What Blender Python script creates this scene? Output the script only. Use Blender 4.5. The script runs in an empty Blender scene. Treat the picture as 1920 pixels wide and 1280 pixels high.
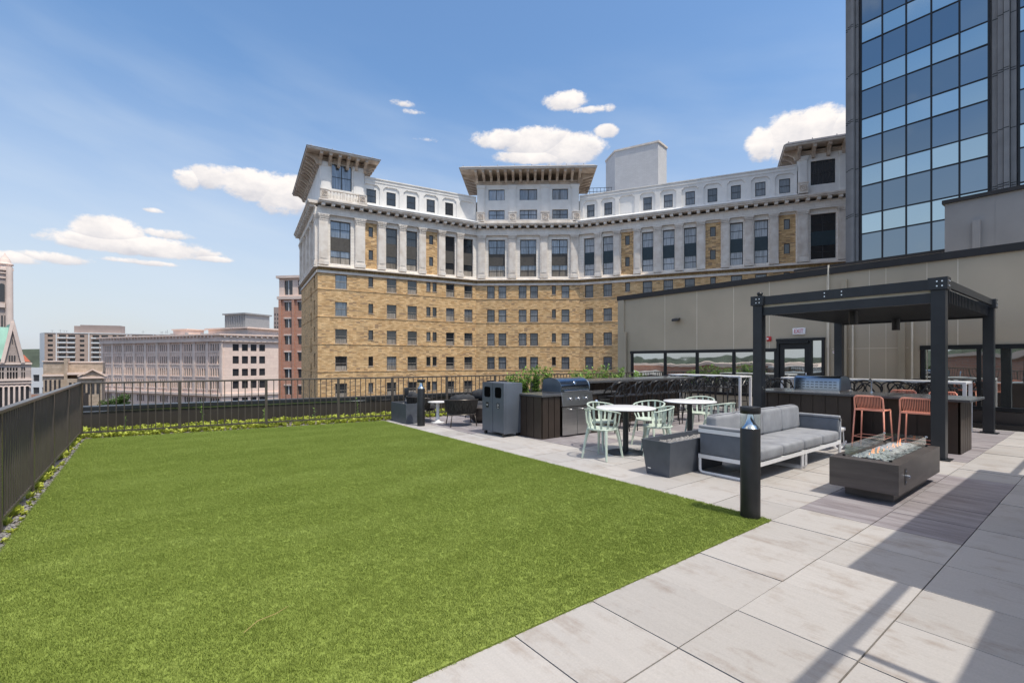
import bpy, bmesh, math, random
from mathutils import Vector, Matrix
random.seed(7)
PI = math.pi
C = bpy.context.scene.collection
SC = bpy.context.scene
# ---------------------------------------------------------------- camera
cam_d = bpy.data.cameras.new("camera"); cam = bpy.data.objects.new("camera", cam_d); C.objects.link(cam)
cam_d.sensor_width = 36.0
cam_d.lens = 36.0 * 890.0 / 1920.0
cam_d.shift_y = 35.0 / 1920.0
cam_d.clip_start = 0.05
cam_d.clip_end = 9000
HEAD = 52.36
cam.location = (0, 0, 1.5)
cam.rotation_euler = (math.radians(90), 0, -math.radians(90 - HEAD))
SC.camera = cam
SC.view_settings.view_transform = 'Standard'
SC.view_settings.look = 'None'
SC.view_settings.exposure = 0.35
SC.view_settings.gamma = 1.0
SC.render.film_transparent = False
SC.cycles.max_bounces = 8
SC.cycles.transparent_max_bounces = 16
sT, cT = math.sin(math.radians(HEAD)), math.cos(math.radians(HEAD))
def W(r, f):                      # metres right / ahead of the deck corner where we stand -> world
    return (r * sT + f * cT, -r * cT + f * sT)
# ---------------------------------------------------------------- sun and sky
SUNV = Vector((0.06, -0.46, 1.0)).normalized()
EL = math.asin(SUNV.z)
AZ = math.atan2(SUNV.x, SUNV.y)           # from +Y towards +X
sun_d = bpy.data.lights.new("sun", 'SUN'); sun = bpy.data.objects.new("sun", sun_d); C.objects.link(sun)
sun_d.energy = 2.8; sun_d.angle = math.radians(0.5); sun_d.color = (1.0, 0.925, 0.80)
sun.rotation_euler = SUNV.to_track_quat('Z', 'Y').to_euler()
sun.location = (0, -20, 60)
world = bpy.data.worlds.new("World"); SC.world = world; world.use_nodes = True
def build_world():
    nt = world.node_tree; N = nt.nodes; L = nt.links
    for n in list(N): N.remove(n)
    def val(x): return x
    def math_(op, a, b=None, c=None, clamp=False):
        n = N.new('ShaderNodeMath'); n.operation = op; n.use_clamp = clamp
        for i, v in enumerate((a, b, c)):
            if v is None: continue
            if isinstance(v, (int, float)): n.inputs[i].default_value = v
            else: L.new(v, n.inputs[i])
        return n.outputs[0]
    out = N.new('ShaderNodeOutputWorld'); bg = N.new('ShaderNodeBackground'); L.new(bg.outputs[0], out.inputs[0])
    sky = N.new('ShaderNodeTexSky'); sky.sky_type = 'NISHITA'; sky.sun_disc = False
    sky.sun_elevation = EL; sky.sun_rotation = AZ
    sky.altitude = 200; sky.air_density = 1.3; sky.dust_density = 2.2; sky.ozone_density = 3.0
    tc = N.new('ShaderNodeTexCoord'); sep = N.new('ShaderNodeSeparateXYZ'); L.new(tc.outputs['Generated'], sep.inputs[0])
    X, Y, Z = sep.outputs
    az = math_('MULTIPLY', math_('ARCTAN2', X, Y), 180 / PI)
    el = math_('MULTIPLY', math_('ARCSINE', Z), 180 / PI)
    # distort
    comb = N.new('ShaderNodeCombineXYZ'); L.new(az, comb.inputs[0]); L.new(math_('MULTIPLY', el, 1.6), comb.inputs[1])
    def noise(sc, det=8, rough=0.6, vec=None):
        n = N.new('ShaderNodeTexNoise'); n.inputs['Scale'].default_value = sc; n.inputs['Detail'].default_value = det
        n.inputs['Roughness'].default_value = rough; L.new(vec or comb.outputs[0], n.inputs['Vector']); return n.outputs['Fac']
    n1 = noise(0.22, 8, 0.6); n2 = noise(1.7, 6, 0.65); n3 = noise(0.36, 8, 0.6)
    # cumulus groups: centre azimuth, elevation, half width, half height up / down, strength (degrees)
    cl = CLOUDS
    acc = None; vt = None
    for (a, e, w, hu, hd, s) in cl:
        da = math_('DIVIDE', math_('SUBTRACT', az, a), w)
        de = math_('SUBTRACT', el, e)
        up = math_('DIVIDE', math_('MAXIMUM', de, 0.0), hu); dn = math_('DIVIDE', math_('MINIMUM', de, 0.0), hd)
        dd = math_('ADD', math_('ADD', math_('MULTIPLY', da, da), math_('MULTIPLY', up, up)), math_('MULTIPLY', dn, dn))
        m = math_('MULTIPLY', math_('SUBTRACT', 1.0, dd), s)
        tv = math_('ADD', up, dn)
        if acc is None: acc, vt = m, tv
        else:
            g = math_('GREATER_THAN', m, acc); vt = math_('ADD', math_('MULTIPLY', g, tv), math_('MULTIPLY', math_('SUBTRACT', 1.0, g), vt)); acc = math_('MAXIMUM', acc, m)
    acc = math_('MAXIMUM', acc, -1.2)
    # unseen bright clouds added overhead as fill light for the shaded areas
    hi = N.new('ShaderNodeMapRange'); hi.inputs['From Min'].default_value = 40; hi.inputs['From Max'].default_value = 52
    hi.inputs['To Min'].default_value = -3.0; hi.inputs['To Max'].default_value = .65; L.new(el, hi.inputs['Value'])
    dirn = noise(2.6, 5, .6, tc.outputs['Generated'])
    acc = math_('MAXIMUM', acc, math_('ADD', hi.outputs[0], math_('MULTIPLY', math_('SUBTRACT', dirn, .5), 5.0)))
    sd = N.new('ShaderNodeMapRange'); sd.inputs['From Min'].default_value = -.2; sd.inputs['From Max'].default_value = -.5
    sd.inputs['To Min'].default_value = -3.0; sd.inputs['To Max'].default_value = -.15; L.new(X, sd.inputs['Value'])
    acc = math_('MAXIMUM', acc, math_('ADD', sd.outputs[0], math_('MULTIPLY', math_('SUBTRACT', noise(4.5, 5, .6, tc.outputs['Generated']), .5), 4.5)))
    nb = noise(0.55, 6, .6)
    dens = math_('ADD', acc, math_('MULTIPLY', math_('SUBTRACT', n1, 0.5), 2.4))
    dens = math_('ADD', dens, math_('MULTIPLY', math_('SUBTRACT', nb, 0.5), 2.4))
    dens = math_('ADD', dens, math_('MULTIPLY', math_('SUBTRACT', n2, 0.5), 1.6))
    mr = N.new('ShaderNodeMapRange'); mr.interpolation_type = 'SMOOTHSTEP'
    mr.inputs['From Min'].default_value = -0.02; mr.inputs['From Max'].default_value = 1.25
    L.new(dens, mr.inputs['Value']); mask = mr.outputs[0]
    # cirrus veil low and left
    st = N.new('ShaderNodeCombineXYZ'); L.new(math_('MULTIPLY', az, 0.35), st.inputs[0])
    L.new(math_('ADD', math_('MULTIPLY', el, 1.3), math_('MULTIPLY', az, 0.22)), st.inputs[1])
    veil = N.new('ShaderNodeMapRange'); veil.inputs['From Min'].default_value = 0.42; veil.inputs['From Max'].default_value = 0.75
    veil.inputs['To Max'].default_value = 0.8
    L.new(noise(0.14, 5, 0.5, st.outputs[0]), veil.inputs['Value'])
    lowf = N.new('ShaderNodeMapRange'); lowf.inputs['From Min'].default_value = 34; lowf.inputs['From Max'].default_value = 4
    L.new(el, lowf.inputs['Value'])
    vm = math_('MULTIPLY', veil.outputs[0], lowf.outputs[0], clamp=True)
    # cloud colour: bright tops, greyer thick undersides
    shade = math_('ADD', math_('ADD', math_('MULTIPLY', math_('SUBTRACT', n3, 0.5), 1.8), math_('MULTIPLY', vt, 0.55)), 0.62, clamp=True)
    edge = N.new('ShaderNodeMapRange'); edge.inputs['From Min'].default_value = 0.1; edge.inputs['From Max'].default_value = 1.2
    L.new(dens, edge.inputs['Value'])
    cc = N.new('ShaderNodeMix'); cc.data_type = 'RGBA'
    cc.inputs['A'].default_value = (3.1, 3.15, 3.5, 1); cc.inputs['B'].default_value = (5.5, 5.2, 5.0, 1)
    L.new(math_('ADD', math_('MULTIPLY', shade, 0.85), math_('MULTIPLY', edge.outputs[0], 0.2), clamp=True), cc.inputs['Factor'])
    # the added fill cloud overhead is brighter and warmer than the low banks
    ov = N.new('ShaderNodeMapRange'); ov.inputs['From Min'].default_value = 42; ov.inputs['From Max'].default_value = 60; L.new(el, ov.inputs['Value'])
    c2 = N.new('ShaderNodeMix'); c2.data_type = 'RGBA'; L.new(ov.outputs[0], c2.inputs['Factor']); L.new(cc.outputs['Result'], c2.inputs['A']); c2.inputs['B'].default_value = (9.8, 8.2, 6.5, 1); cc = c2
    tint = N.new('ShaderNodeMix'); tint.data_type = 'RGBA'; tint.blend_type = 'MULTIPLY'; tint.inputs['Factor'].default_value = 1.0
    L.new(sky.outputs[0], tint.inputs['A']); tint.inputs['B'].default_value = SKYTINT
    hz = N.new('ShaderNodeMapRange'); hz.interpolation_type = 'SMOOTHSTEP'
    hz.inputs['From Min'].default_value = 31; hz.inputs['From Max'].default_value = 0; hz.inputs['To Max'].default_value = 0.75
    L.new(el, hz.inputs['Value'])
    hm = N.new('ShaderNodeMix'); hm.data_type = 'RGBA'; L.new(hz.outputs[0], hm.inputs['Factor'])
    L.new(tint.outputs['Result'], hm.inputs['A']); hm.inputs['B'].default_value = (3.95, 4.05, 4.35, 1)
    m0 = N.new('ShaderNodeMix'); m0.data_type = 'RGBA'; L.new(vm, m0.inputs['Factor'])
    L.new(hm.outputs['Result'], m0.inputs['A']); m0.inputs['B'].default_value = (3.6, 4.1, 4.7, 1)
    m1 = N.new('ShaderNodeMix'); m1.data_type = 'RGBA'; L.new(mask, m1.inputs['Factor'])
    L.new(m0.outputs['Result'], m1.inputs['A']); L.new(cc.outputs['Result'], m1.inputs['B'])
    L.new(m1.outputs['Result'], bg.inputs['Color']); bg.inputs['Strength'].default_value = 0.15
SKYTINT = (0.72, 0.87, 0.98, 1)
# cumulus banks by bearing: each entry is a point of the sky given as (right, up) slopes of its bearing from the deck, with its extents
def sky_blob(px, py, w, hu, hd, s):
    q = (px-960)/890; e = (675-py)/890; x, y = W(q, 1); n = math.hypot(x, y); k = 57.3/890/(n*n)
    return (math.degrees(math.atan2(x, y)), math.degrees(math.atan(e/n)), w*k*1.0, hu*k*n, hd*k*n, s + .5)
CLOUDS = [sky_blob(*v) for v in [(205,436,85,34,30,2.2),(255,463,175,26,18,2.2),(150,455,60,15,12,1.3),(330,470,105,16,14,1.4),(310,440,62,12,9,1.0),(105,485,85,12,10,1.0),(15,484,75,15,12,1.4),(265,492,95,7,5,1.0),(395,486,50,9,6,1.1),
  (290,396,24,6,4,.7),(352,333,30,20,22,1.3),(405,332,60,24,26,1.5),(470,345,85,30,34,1.7),(535,360,75,34,44,1.7),
  (1062,190,48,17,16,1.5),(1112,205,45,7,7,.8),(1142,203,15,8,7,.8),(1137,247,27,13,12,1.3),
  (950,264,75,20,16,1.7),(1010,268,85,28,26,1.9),(1065,280,75,32,30,1.8),(1105,272,32,20,20,1.2),(1010,296,95,16,12,1.5),
  (757,194,24,6,6,.35),(776,211,26,5,4,.3),(800,262,26,5,4,.25),
  (1432,268,38,32,34,1.5),(1480,250,55,40,56,1.8),(1530,235,70,36,80,2.0),(1590,238,60,36,80,2.0)]]
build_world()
# ---------------------------------------------------------------- materials
def mat(name, col, rough=0.6, metal=0.0, spec=0.5, n_scale=4.0, n_amt=0.08, bump=0.0, b_scale=60.0, stretch=(1,1,1), coat=0.0, tint2=None, rnd=0.0, det=6):
    m = bpy.data.materials.new(name); m.use_nodes = True
    nt = m.node_tree; N = nt.nodes; L = nt.links; P = N['Principled BSDF']
    P.inputs['Roughness'].default_value = rough; P.inputs['Metallic'].default_value = metal
    P.inputs['Specular IOR Level'].default_value = spec
    if coat: P.inputs['Coat Weight'].default_value = coat; P.inputs['Coat Roughness'].default_value = 0.08
    tc = N.new('ShaderNodeNewGeometry'); mp = N.new('ShaderNodeMapping'); L.new(tc.outputs['Position'], mp.inputs['Vector'])
    mp.inputs['Scale'].default_value = stretch
    no = N.new('ShaderNodeTexNoise'); no.inputs['Scale'].default_value = n_scale; no.inputs['Detail'].default_value = det
    L.new(mp.outputs[0], no.inputs['Vector'])
    mix = N.new('ShaderNodeMix'); mix.data_type = 'RGBA'
    c2 = tint2 or tuple(max(0, c * (1 - 2.2 * n_amt)) for c in col); c1 = tuple(min(1, c * (1 + n_amt)) for c in col) if not tint2 else col
    mix.inputs['A'].default_value = (*c1, 1); mix.inputs['B'].default_value = (*c2, 1)
    cr = N.new('ShaderNodeMapRange'); cr.inputs['From Min'].default_value = 0.3; cr.inputs['From Max'].default_value = 0.7
    L.new(no.outputs['Fac'], cr.inputs['Value']); L.new(cr.outputs[0], mix.inputs['Factor'])
    outc = mix.outputs['Result']
    if rnd:
        oi = N.new('ShaderNodeObjectInfo'); mr = N.new('ShaderNodeMapRange'); mr.inputs['To Min'].default_value = 1 - rnd; mr.inputs['To Max'].default_value = 1 + rnd * .5
        L.new(oi.outputs['Random'], mr.inputs['Value'])
        hs = N.new('ShaderNodeHueSaturation'); L.new(outc, hs.inputs['Color']); L.new(mr.outputs[0], hs.inputs['Value']); outc = hs.outputs[0]
    L.new(outc, P.inputs['Base Color'])
    if bump:
        nb = N.new('ShaderNodeTexNoise'); nb.inputs['Scale'].default_value = b_scale; nb.inputs['Detail'].default_value = 4
        L.new(mp.outputs[0], nb.inputs['Vector'])
        bp = N.new('ShaderNodeBump'); bp.inputs['Strength'].default_value = bump; bp.inputs['Distance'].default_value = 0.02
        L.new(nb.outputs['Fac'], bp.inputs['Height']); L.new(bp.outputs[0], P.inputs['Normal'])
    m['P'] = 1
    return m
def brick_mat(name, c1, c2, mortar, bw, bh, ms=0.012, var=0.5, rough=0.85, patch=None, vertical=False, blotch=1.0):
    """brick / ashlar in metres on the UV map (u along the wall, v up)"""
    m = bpy.data.materials.new(name); m.use_nodes = True
    nt = m.node_tree; N = nt.nodes; L = nt.links; P = N['Principled BSDF']; P.inputs['Roughness'].default_value = rough
    P.inputs['Specular IOR Level'].default_value = 0.25
    tc = N.new('ShaderNodeTexCoord'); mp = N.new('ShaderNodeMapping'); L.new(tc.outputs['UV'], mp.inputs[0])
    if vertical: mp.inputs['Rotation'].default_value = (0, 0, PI / 2)
    b = N.new('ShaderNodeTexBrick'); L.new(mp.outputs[0], b.inputs['Vector'])
    b.inputs['Scale'].default_value = 1; b.inputs['Brick Width'].default_value = bw; b.inputs['Row Height'].default_value = bh
    b.inputs['Mortar Size'].default_value = ms; b.inputs['Mortar Smooth'].default_value = 0.1; b.inputs['Bias'].default_value = 0.0
    b.inputs['Color1'].default_value = (*c1, 1); b.inputs['Color2'].default_value = (*c2, 1); b.inputs['Mortar'].default_value = (*mortar, 1)
    no = N.new('ShaderNodeTexNoise'); no.inputs['Scale'].default_value = 0.9; no.inputs['Detail'].default_value = 7; no.inputs['Roughness'].default_value = .65; L.new(mp.outputs[0], no.inputs['Vector'])
    mr = N.new('ShaderNodeMapRange'); mr.inputs['From Min'].default_value = .3; mr.inputs['From Max'].default_value = .7
    mr.inputs['To Min'].default_value = 1 - 0.22 * blotch; mr.inputs['To Max'].default_value = 1 + .14 * blotch
    L.new(no.outputs['Fac'], mr.inputs['Value'])
    hs = N.new('ShaderNodeHueSaturation'); L.new(b.outputs['Color'], hs.inputs['Color']); L.new(mr.outputs[0], hs.inputs['Value'])
    o = hs.outputs[0]
    if patch:
        # scattered darker / odd coloured bricks
        sx = N.new('ShaderNodeMapping'); L.new(tc.outputs['UV'], sx.inputs[0]); 
        sn = N.new('ShaderNodeVectorMath'); sn.operation = 'SNAP'; L.new(tc.outputs['UV'], sn.inputs[0]); sn.inputs[1].default_value = (bw, bh, 1)
        wn = N.new('ShaderNodeTexWhiteNoise'); wn.noise_dimensions = '2D'; L.new(sn.outputs[0], wn.inputs['Vector'])
        n2 = N.new('ShaderNodeTexNoise'); n2.inputs['Scale'].default_value = .35; n2.inputs['Detail'].default_value = 3; L.new(tc.outputs['UV'], n2.inputs['Vector'])
        ad = N.new('ShaderNodeMath'); ad.operation = 'ADD'; L.new(wn.outputs['Value'], ad.inputs[0]); L.new(n2.outputs['Fac'], ad.inputs[1])
        gt = N.new('ShaderNodeMapRange'); gt.inputs['From Min'].default_value = 1.31; gt.inputs['From Max'].default_value = 1.43; gt.inputs['To Max'].default_value = .75
        L.new(ad.outputs[0], gt.inputs['Value'])
        mx = N.new('ShaderNodeMix'); mx.data_type = 'RGBA'; L.new(gt.outputs[0], mx.inputs['Factor']); L.new(o, mx.inputs['A']); mx.inputs['B'].default_value = (*patch, 1)
        o = mx.outputs['Result']
    L.new(o, P.inputs['Base Color'])
    bp = N.new('ShaderNodeBump'); bp.inputs['Strength'].default_value = 0.35; bp.inputs['Distance'].default_value = .01
    L.new(b.outputs['Fac'], bp.inputs['Height']); bp.invert = True; L.new(bp.outputs[0], P.inputs['Normal'])
    return m
def glass_mat(name, col, rough=0.04, metal=0.0, wav=0.0, wscale=1.2, spec=0.8, rnd=0.25, stripes=False):
    m = bpy.data.materials.new(name); m.use_nodes = True
    nt = m.node_tree; N = nt.nodes; L = nt.links; P = N['Principled BSDF']
    P.inputs['Roughness'].default_value = rough; P.inputs['Metallic'].default_value = metal; P.inputs['Specular IOR Level'].default_value = spec
    oi = N.new('ShaderNodeObjectInfo'); mr = N.new('ShaderNodeMapRange'); mr.inputs['To Min'].default_value = 1 - rnd; mr.inputs['To Max'].default_value = 1 + rnd
    L.new(oi.outputs['Random'], mr.inputs['Value'])
    hs = N.new('ShaderNodeHueSaturation'); hs.inputs['Color'].default_value = (*col, 1); L.new(mr.outputs[0], hs.inputs['Value']); o = hs.outputs[0]
    if stripes:
        g = N.new('ShaderNodeTexCoord'); w = N.new('ShaderNodeTexNoise'); w.inputs['Scale'].default_value = 2.2; w.inputs['Detail'].default_value = 4
        mp = N.new('ShaderNodeMapping'); mp.inputs['Scale'].default_value = (5, 5, .25); L.new(g.outputs['Object'], mp.inputs[0]); L.new(mp.outputs[0], w.inputs['Vector'])
        m2 = N.new('ShaderNodeMapRange'); m2.inputs['From Min'].default_value = .35; m2.inputs['From Max'].default_value = .65; m2.inputs['To Min'].default_value = .55; m2.inputs['To Max'].default_value = 1.15
        L.new(w.outputs['Fac'], m2.inputs['Value']); h2 = N.new('ShaderNodeHueSaturation'); L.new(o, h2.inputs['Color']); L.new(m2.outputs[0], h2.inputs['Value']); o = h2.outputs[0]
    L.new(o, P.inputs['Base Color'])
    if wav:
        g = N.new('ShaderNodeNewGeometry'); nb = N.new('ShaderNodeTexNoise'); nb.inputs['Scale'].default_value = wscale; nb.inputs['Detail'].default_value = 1.5; L.new(g.outputs['Position'], nb.inputs['Vector'])
        bp = N.new('ShaderNodeBump'); bp.inputs['Strength'].default_value = 1; bp.inputs['Distance'].default_value = wav
        L.new(nb.outputs['Fac'], bp.inputs['Height']); L.new(bp.outputs[0], P.inputs['Normal'])
    return m
# ---------------------------------------------------------------- mesh helpers
ORG = {}
class MB:
    def __init__(s): s.v = []; s.f = []; s.uv = []; s.mi = []; s.smooth = []
    def face(s, pts, uv=None, mi=0, sm=False):
        i = len(s.v); s.v += [tuple(p) for p in pts]; s.f.append(tuple(range(i, i + len(pts))))
        s.uv.append(uv); s.mi.append(mi); s.smooth.append(sm); return s
    def grid(s, rows, close=False, mi=0, sm=True, capA=False, capB=False):
        i0 = len(s.v); n = len(rows[0])
        for r in rows: s.v += [tuple(p) for p in r]
        for a in range(len(rows) - 1):
            for b in range(n if close else n - 1):
                c = (b + 1) % n
                s.f.append((i0 + a*n + b, i0 + a*n + c, i0 + (a+1)*n + c, i0 + (a+1)*n + b)); s.uv.append(None); s.mi.append(mi); s.smooth.append(sm)
        if capA: s.f.append(tuple(i0 + k for k in reversed(range(n)))); s.uv.append(None); s.mi.append(mi); s.smooth.append(False)
        if capB: s.f.append(tuple(i0 + (len(rows)-1)*n + k for k in range(n))); s.uv.append(None); s.mi.append(mi); s.smooth.append(False)
        return s
    def hexa(s, p, mi=0):           # p: 4 bottom (ccw from above), 4 top
        for q in ((3,2,1,0),(4,5,6,7),(0,1,5,4),(1,2,6,5),(2,3,7,6),(3,0,4,7)):
            pts = [p[k] for k in q]
            a = Vector(pts[0]); 
            e1 = (Vector(pts[1]) - a).length; e2 = (Vector(pts[3]) - a).length
            u0 = (a.x + a.y); v0 = a.z
            s.face(pts, [(u0, v0), (u0 + e1, v0), (u0 + e1, v0 + e2), (u0, v0 + e2)], mi)
        return s
    def box(s, x0, x1, y0, y1, z0, z1, mi=0):
        if x0 > x1: x0, x1 = x1, x0
        if y0 > y1: y0, y1 = y1, y0
        if z0 > z1: z0, z1 = z1, z0
        return s.hexa([(x0,y0,z0),(x1,y0,z0),(x1,y1,z0),(x0,y1,z0),(x0,y0,z1),(x1,y0,z1),(x1,y1,z1),(x0,y1,z1)], mi)
    def fbox(s, F, u0, u1, n0, n1, z0, z1, mi=0):      # in a facade frame; n outward
        if n0 > n1: n0, n1 = n1, n0
        P = F.p
        return s.hexa([P(u0,n1,z0),P(u1,n1,z0),P(u1,n0,z0),P(u0,n0,z0),P(u0,n1,z1),P(u1,n1,z1),P(u1,n0,z1),P(u0,n0,z1)], mi)
    def taper(s, x0, x1, y0, y1, z0, z1, t=0.0, mi=0):
        return s.hexa([(x0+t,y0+t,z0),(x1-t,y0+t,z0),(x1-t,y1-t,z0),(x0+t,y1-t,z0),(x0,y0,z1),(x1,y0,z1),(x1,y1,z1),(x0,y1,z1)], mi)
    def tube(s, path, r, n=8, closed=False, mi=0, caps=True, flat=None):
        path = [Vector(p) for p in path]; rs = r if isinstance(r, (list, tuple)) else [r] * len(path)
        rows = []; up = None; m = len(path)
        for i, p in enumerate(path):
            if closed: t = path[(i+1) % m] - path[i-1]
            else: t = path[min(i+1, m-1)] - path[max(i-1, 0)]
            t.normalize()
            if up is None:
                up = Vector((0,0,1)) if abs(t.z) < 0.9 else Vector((1,0,0))
            sd = t.cross(up)
            if sd.length < 1e-4: sd = t.cross(Vector((0,1,0)))
            sd.normalize(); up = sd.cross(t).normalized()
            a, b = (rs[i], rs[i]) if not flat else (rs[i]*flat[0], rs[i]*flat[1])
            rows.append([p + sd * (a * math.cos(2*PI*k/n)) + up * (b * math.sin(2*PI*k/n)) for k in range(n)])
        if closed: rows.append(rows[0])
        return s.grid(rows, close=True, mi=mi, sm=n > 4, capA=caps and not closed, capB=caps and not closed)
    def bar(s, a, b, w, h=None, mi=0):                # rectangular bar
        h = h or w; a = Vector(a); b = Vector(b); t = (b - a).normalized()
        up = Vector((0,0,1)) if abs(t.z) < .95 else Vector((0,1,0))
        sd = t.cross(up).normalized(); u = sd.cross(t).normalized()
        R = []
        for p in (a, b): R.append([p - sd*w/2 - u*h/2, p + sd*w/2 - u*h/2, p + sd*w/2 + u*h/2, p - sd*w/2 + u*h/2])
        return s.grid(R, close=True, mi=mi, sm=False, capA=True, capB=True)
    def lathe(s, prof, c=(0,0,0), n=24, mi=0, sm=True, sx=1, sy=1):
        rows = [[(c[0] + r*math.cos(2*PI*k/n)*sx, c[1] + r*math.sin(2*PI*k/n)*sy, c[2] + z) for k in range(n)] for r, z in prof]
        return s.grid(rows, close=True, mi=mi, sm=sm, capA=prof[0][0] > 1e-3, capB=prof[-1][0] > 1e-3)
    def cyl(s, a, b, r, n=16, mi=0): return s.tube([a, b], r, n=n, mi=mi)
    def prism(s, poly, z0, z1, mi=0):
        n = len(poly)
        s.face([(x, y, z1) for x, y in poly], [(x, y) for x, y in poly], mi); s.face([(x, y, z0) for x, y in reversed(poly)], None, mi)
        for i in range(n):
            a, b = poly[i], poly[(i+1) % n]; l = math.dist(a, b)
            s.face([(a[0],a[1],z0),(b[0],b[1],z0),(b[0],b[1],z1),(a[0],a[1],z1)], [(0,z0),(l,z0),(l,z1),(0,z1)], mi)
        return s
    def build(s, name, mats, parent=None, label=None, bevel=0, seg=2, subd=0, world=True, auto=True):
        me = bpy.data.meshes.new(name)
        o = Vector((0,0,0))
        if parent is not None and world:
            p = parent
            while p is not None:
                o = o + Vector(p.location); p = p.parent
        me.from_pydata([tuple(Vector(v) - o) for v in s.v], [], s.f)
        uvl = me.uv_layers.new(name='UVMap'); d = uvl.data; li = 0
        for fi, f in enumerate(s.f):
            u = s.uv[fi]
            for k in range(len(f)):
                if u: d[li].uv = u[k]
                else:
                    p = s.v[f[k]]; d[li].uv = (p[0] + p[1], p[2])
                li += 1
        mats = mats if isinstance(mats, (list, tuple)) else [mats]
        for m in mats: me.materials.append(m)
        me.polygons.foreach_set('material_index', s.mi); me.polygons.foreach_set('use_smooth', s.smooth)
        bm = bmesh.new(); bm.from_mesh(me)
        bmesh.ops.remove_doubles(bm, verts=bm.verts, dist=0.0004)
        if bevel:
            ed = [e for e in bm.edges if len(e.link_faces) == 2 and e.calc_face_angle(0) > 0.6]
            bmesh.ops.bevel(bm, geom=ed, offset=bevel, segments=seg, affect='EDGES', profile=0.5, clamp_overlap=True)
            if seg > 1:
                for f in bm.faces: f.smooth = True
        bmesh.ops.recalc_face_normals(bm, faces=bm.faces) if s.fixn else None
        if bevel and seg > 1:
            for e in bm.edges:
                if len(e.link_faces) == 2 and e.calc_face_angle(0) > 0.9: e.smooth = False
        else:
            for e in bm.edges:
                if len(e.link_faces) == 2 and e.calc_face_angle(0) > 0.7: e.smooth = False
        bm.to_mesh(me); bm.free()
        ob = bpy.data.objects.new(name, me); C.objects.link(ob)
        if parent is not None: ob.parent = parent
        if label: ob['label'] = label
        if subd:
            md = ob.modifiers.new('sub', 'SUBSURF'); md.levels = subd; md.render_levels = subd
        return ob
    fixn = True
def thing(name, label, cat, loc=(0,0,0), rz=0, group=None):
    o = bpy.data.objects.new(name, None); C.objects.link(o); o.empty_display_size = .2
    o.location = loc; o.rotation_euler = (0,0,rz); o['label'] = label; o['category'] = cat
    if group: o['group'] = group
    return o
def tag(o, label, cat, group=None, kind=None):
    if label: o['label'] = label
    if cat: o['category'] = cat
    if group: o['group'] = group
    if kind: o['kind'] = kind
    return o
def struct(o): o['kind'] = 'structure'; return o
KIDS = {}
def copy_tree(o, parent=None):
    c = o.copy(); C.objects.link(c)
    if parent is not None: c.parent = parent
    for ch in [k for k in list(bpy.data.objects) if k.parent == o]: copy_tree(ch, c)
    return c
def place(src, loc, rz, label, first):
    o = src if first else copy_tree(src)
    o.location = loc; o.rotation_euler = (0,0,rz); o['label'] = label
    return o
class Fr:                                  # facade frame: origin, direction (u), outward normal n
    def __init__(s, o, d):
        l = math.hypot(*d); s.o = o; s.d = (d[0]/l, d[1]/l); s.n = (s.d[1], -s.d[0])
    def p(s, u, n, z): return (s.o[0] + s.d[0]*u + s.n[0]*n, s.o[1] + s.d[1]*u + s.n[1]*n, z)
def camfr(o, d):
    return Fr(W(*o), W(*d))
def wall(mb, F, U0, U1, Z0, Z1, holes=(), rev=0.2, n=0.0, mi=0, rmi=None):
    us = sorted({U0, U1, *[h[0] for h in holes], *[h[1] for h in holes]}); us = [u for u in us if U0 <= u <= U1]
    zs = sorted({Z0, Z1, *[h[2] for h in holes], *[h[3] for h in holes]}); zs = [z for z in zs if Z0 <= z <= Z1]
    for j in range(len(zs)-1):
        za, zb = zs[j], zs[j+1]; run = None
        for i in range(len(us)-1):
            ua, ub = us[i], us[i+1]; cu, cz = (ua+ub)/2, (za+zb)/2
            hole = any(h[0] < cu < h[1] and h[2] < cz < h[3] for h in holes)
            if not hole: run = (run[0], ub) if run else (ua, ub)
            if (hole or i == len(us)-2) and run:
                a, b = run; mb.face([F.p(a,n,za),F.p(b,n,za),F.p(b,n,zb),F.p(a,n,zb)], [(a,za),(b,za),(b,zb),(a,zb)], mi); run = None
    r = mi if rmi is None else rmi
    for (a, b, c, d) in holes:
        mb.face([F.p(a,n,c),F.p(b,n,c),F.p(b,n-rev,c),F.p(a,n-rev,c)], [(a,c),(b,c),(b,c+rev),(a,c+rev)], r)
        mb.face([F.p(a,n,d),F.p(a,n-rev,d),F.p(b,n-rev,d),F.p(b,n,d)], [(a,d),(a,d+rev),(b,d+rev),(b,d)], r)
        mb.face([F.p(a,n,c),F.p(a,n-rev,c),F.p(a,n-rev,d),F.p(a,n,d)], [(a,c),(a+rev,c),(a+rev,d),(a,d)], r)
        mb.face([F.p(b,n,c),F.p(b,n,d),F.p(b,n-rev,d),F.p(b,n-rev,c)], [(b,c),(b,d),(b+rev,d),(b+rev,c)], r)
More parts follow.
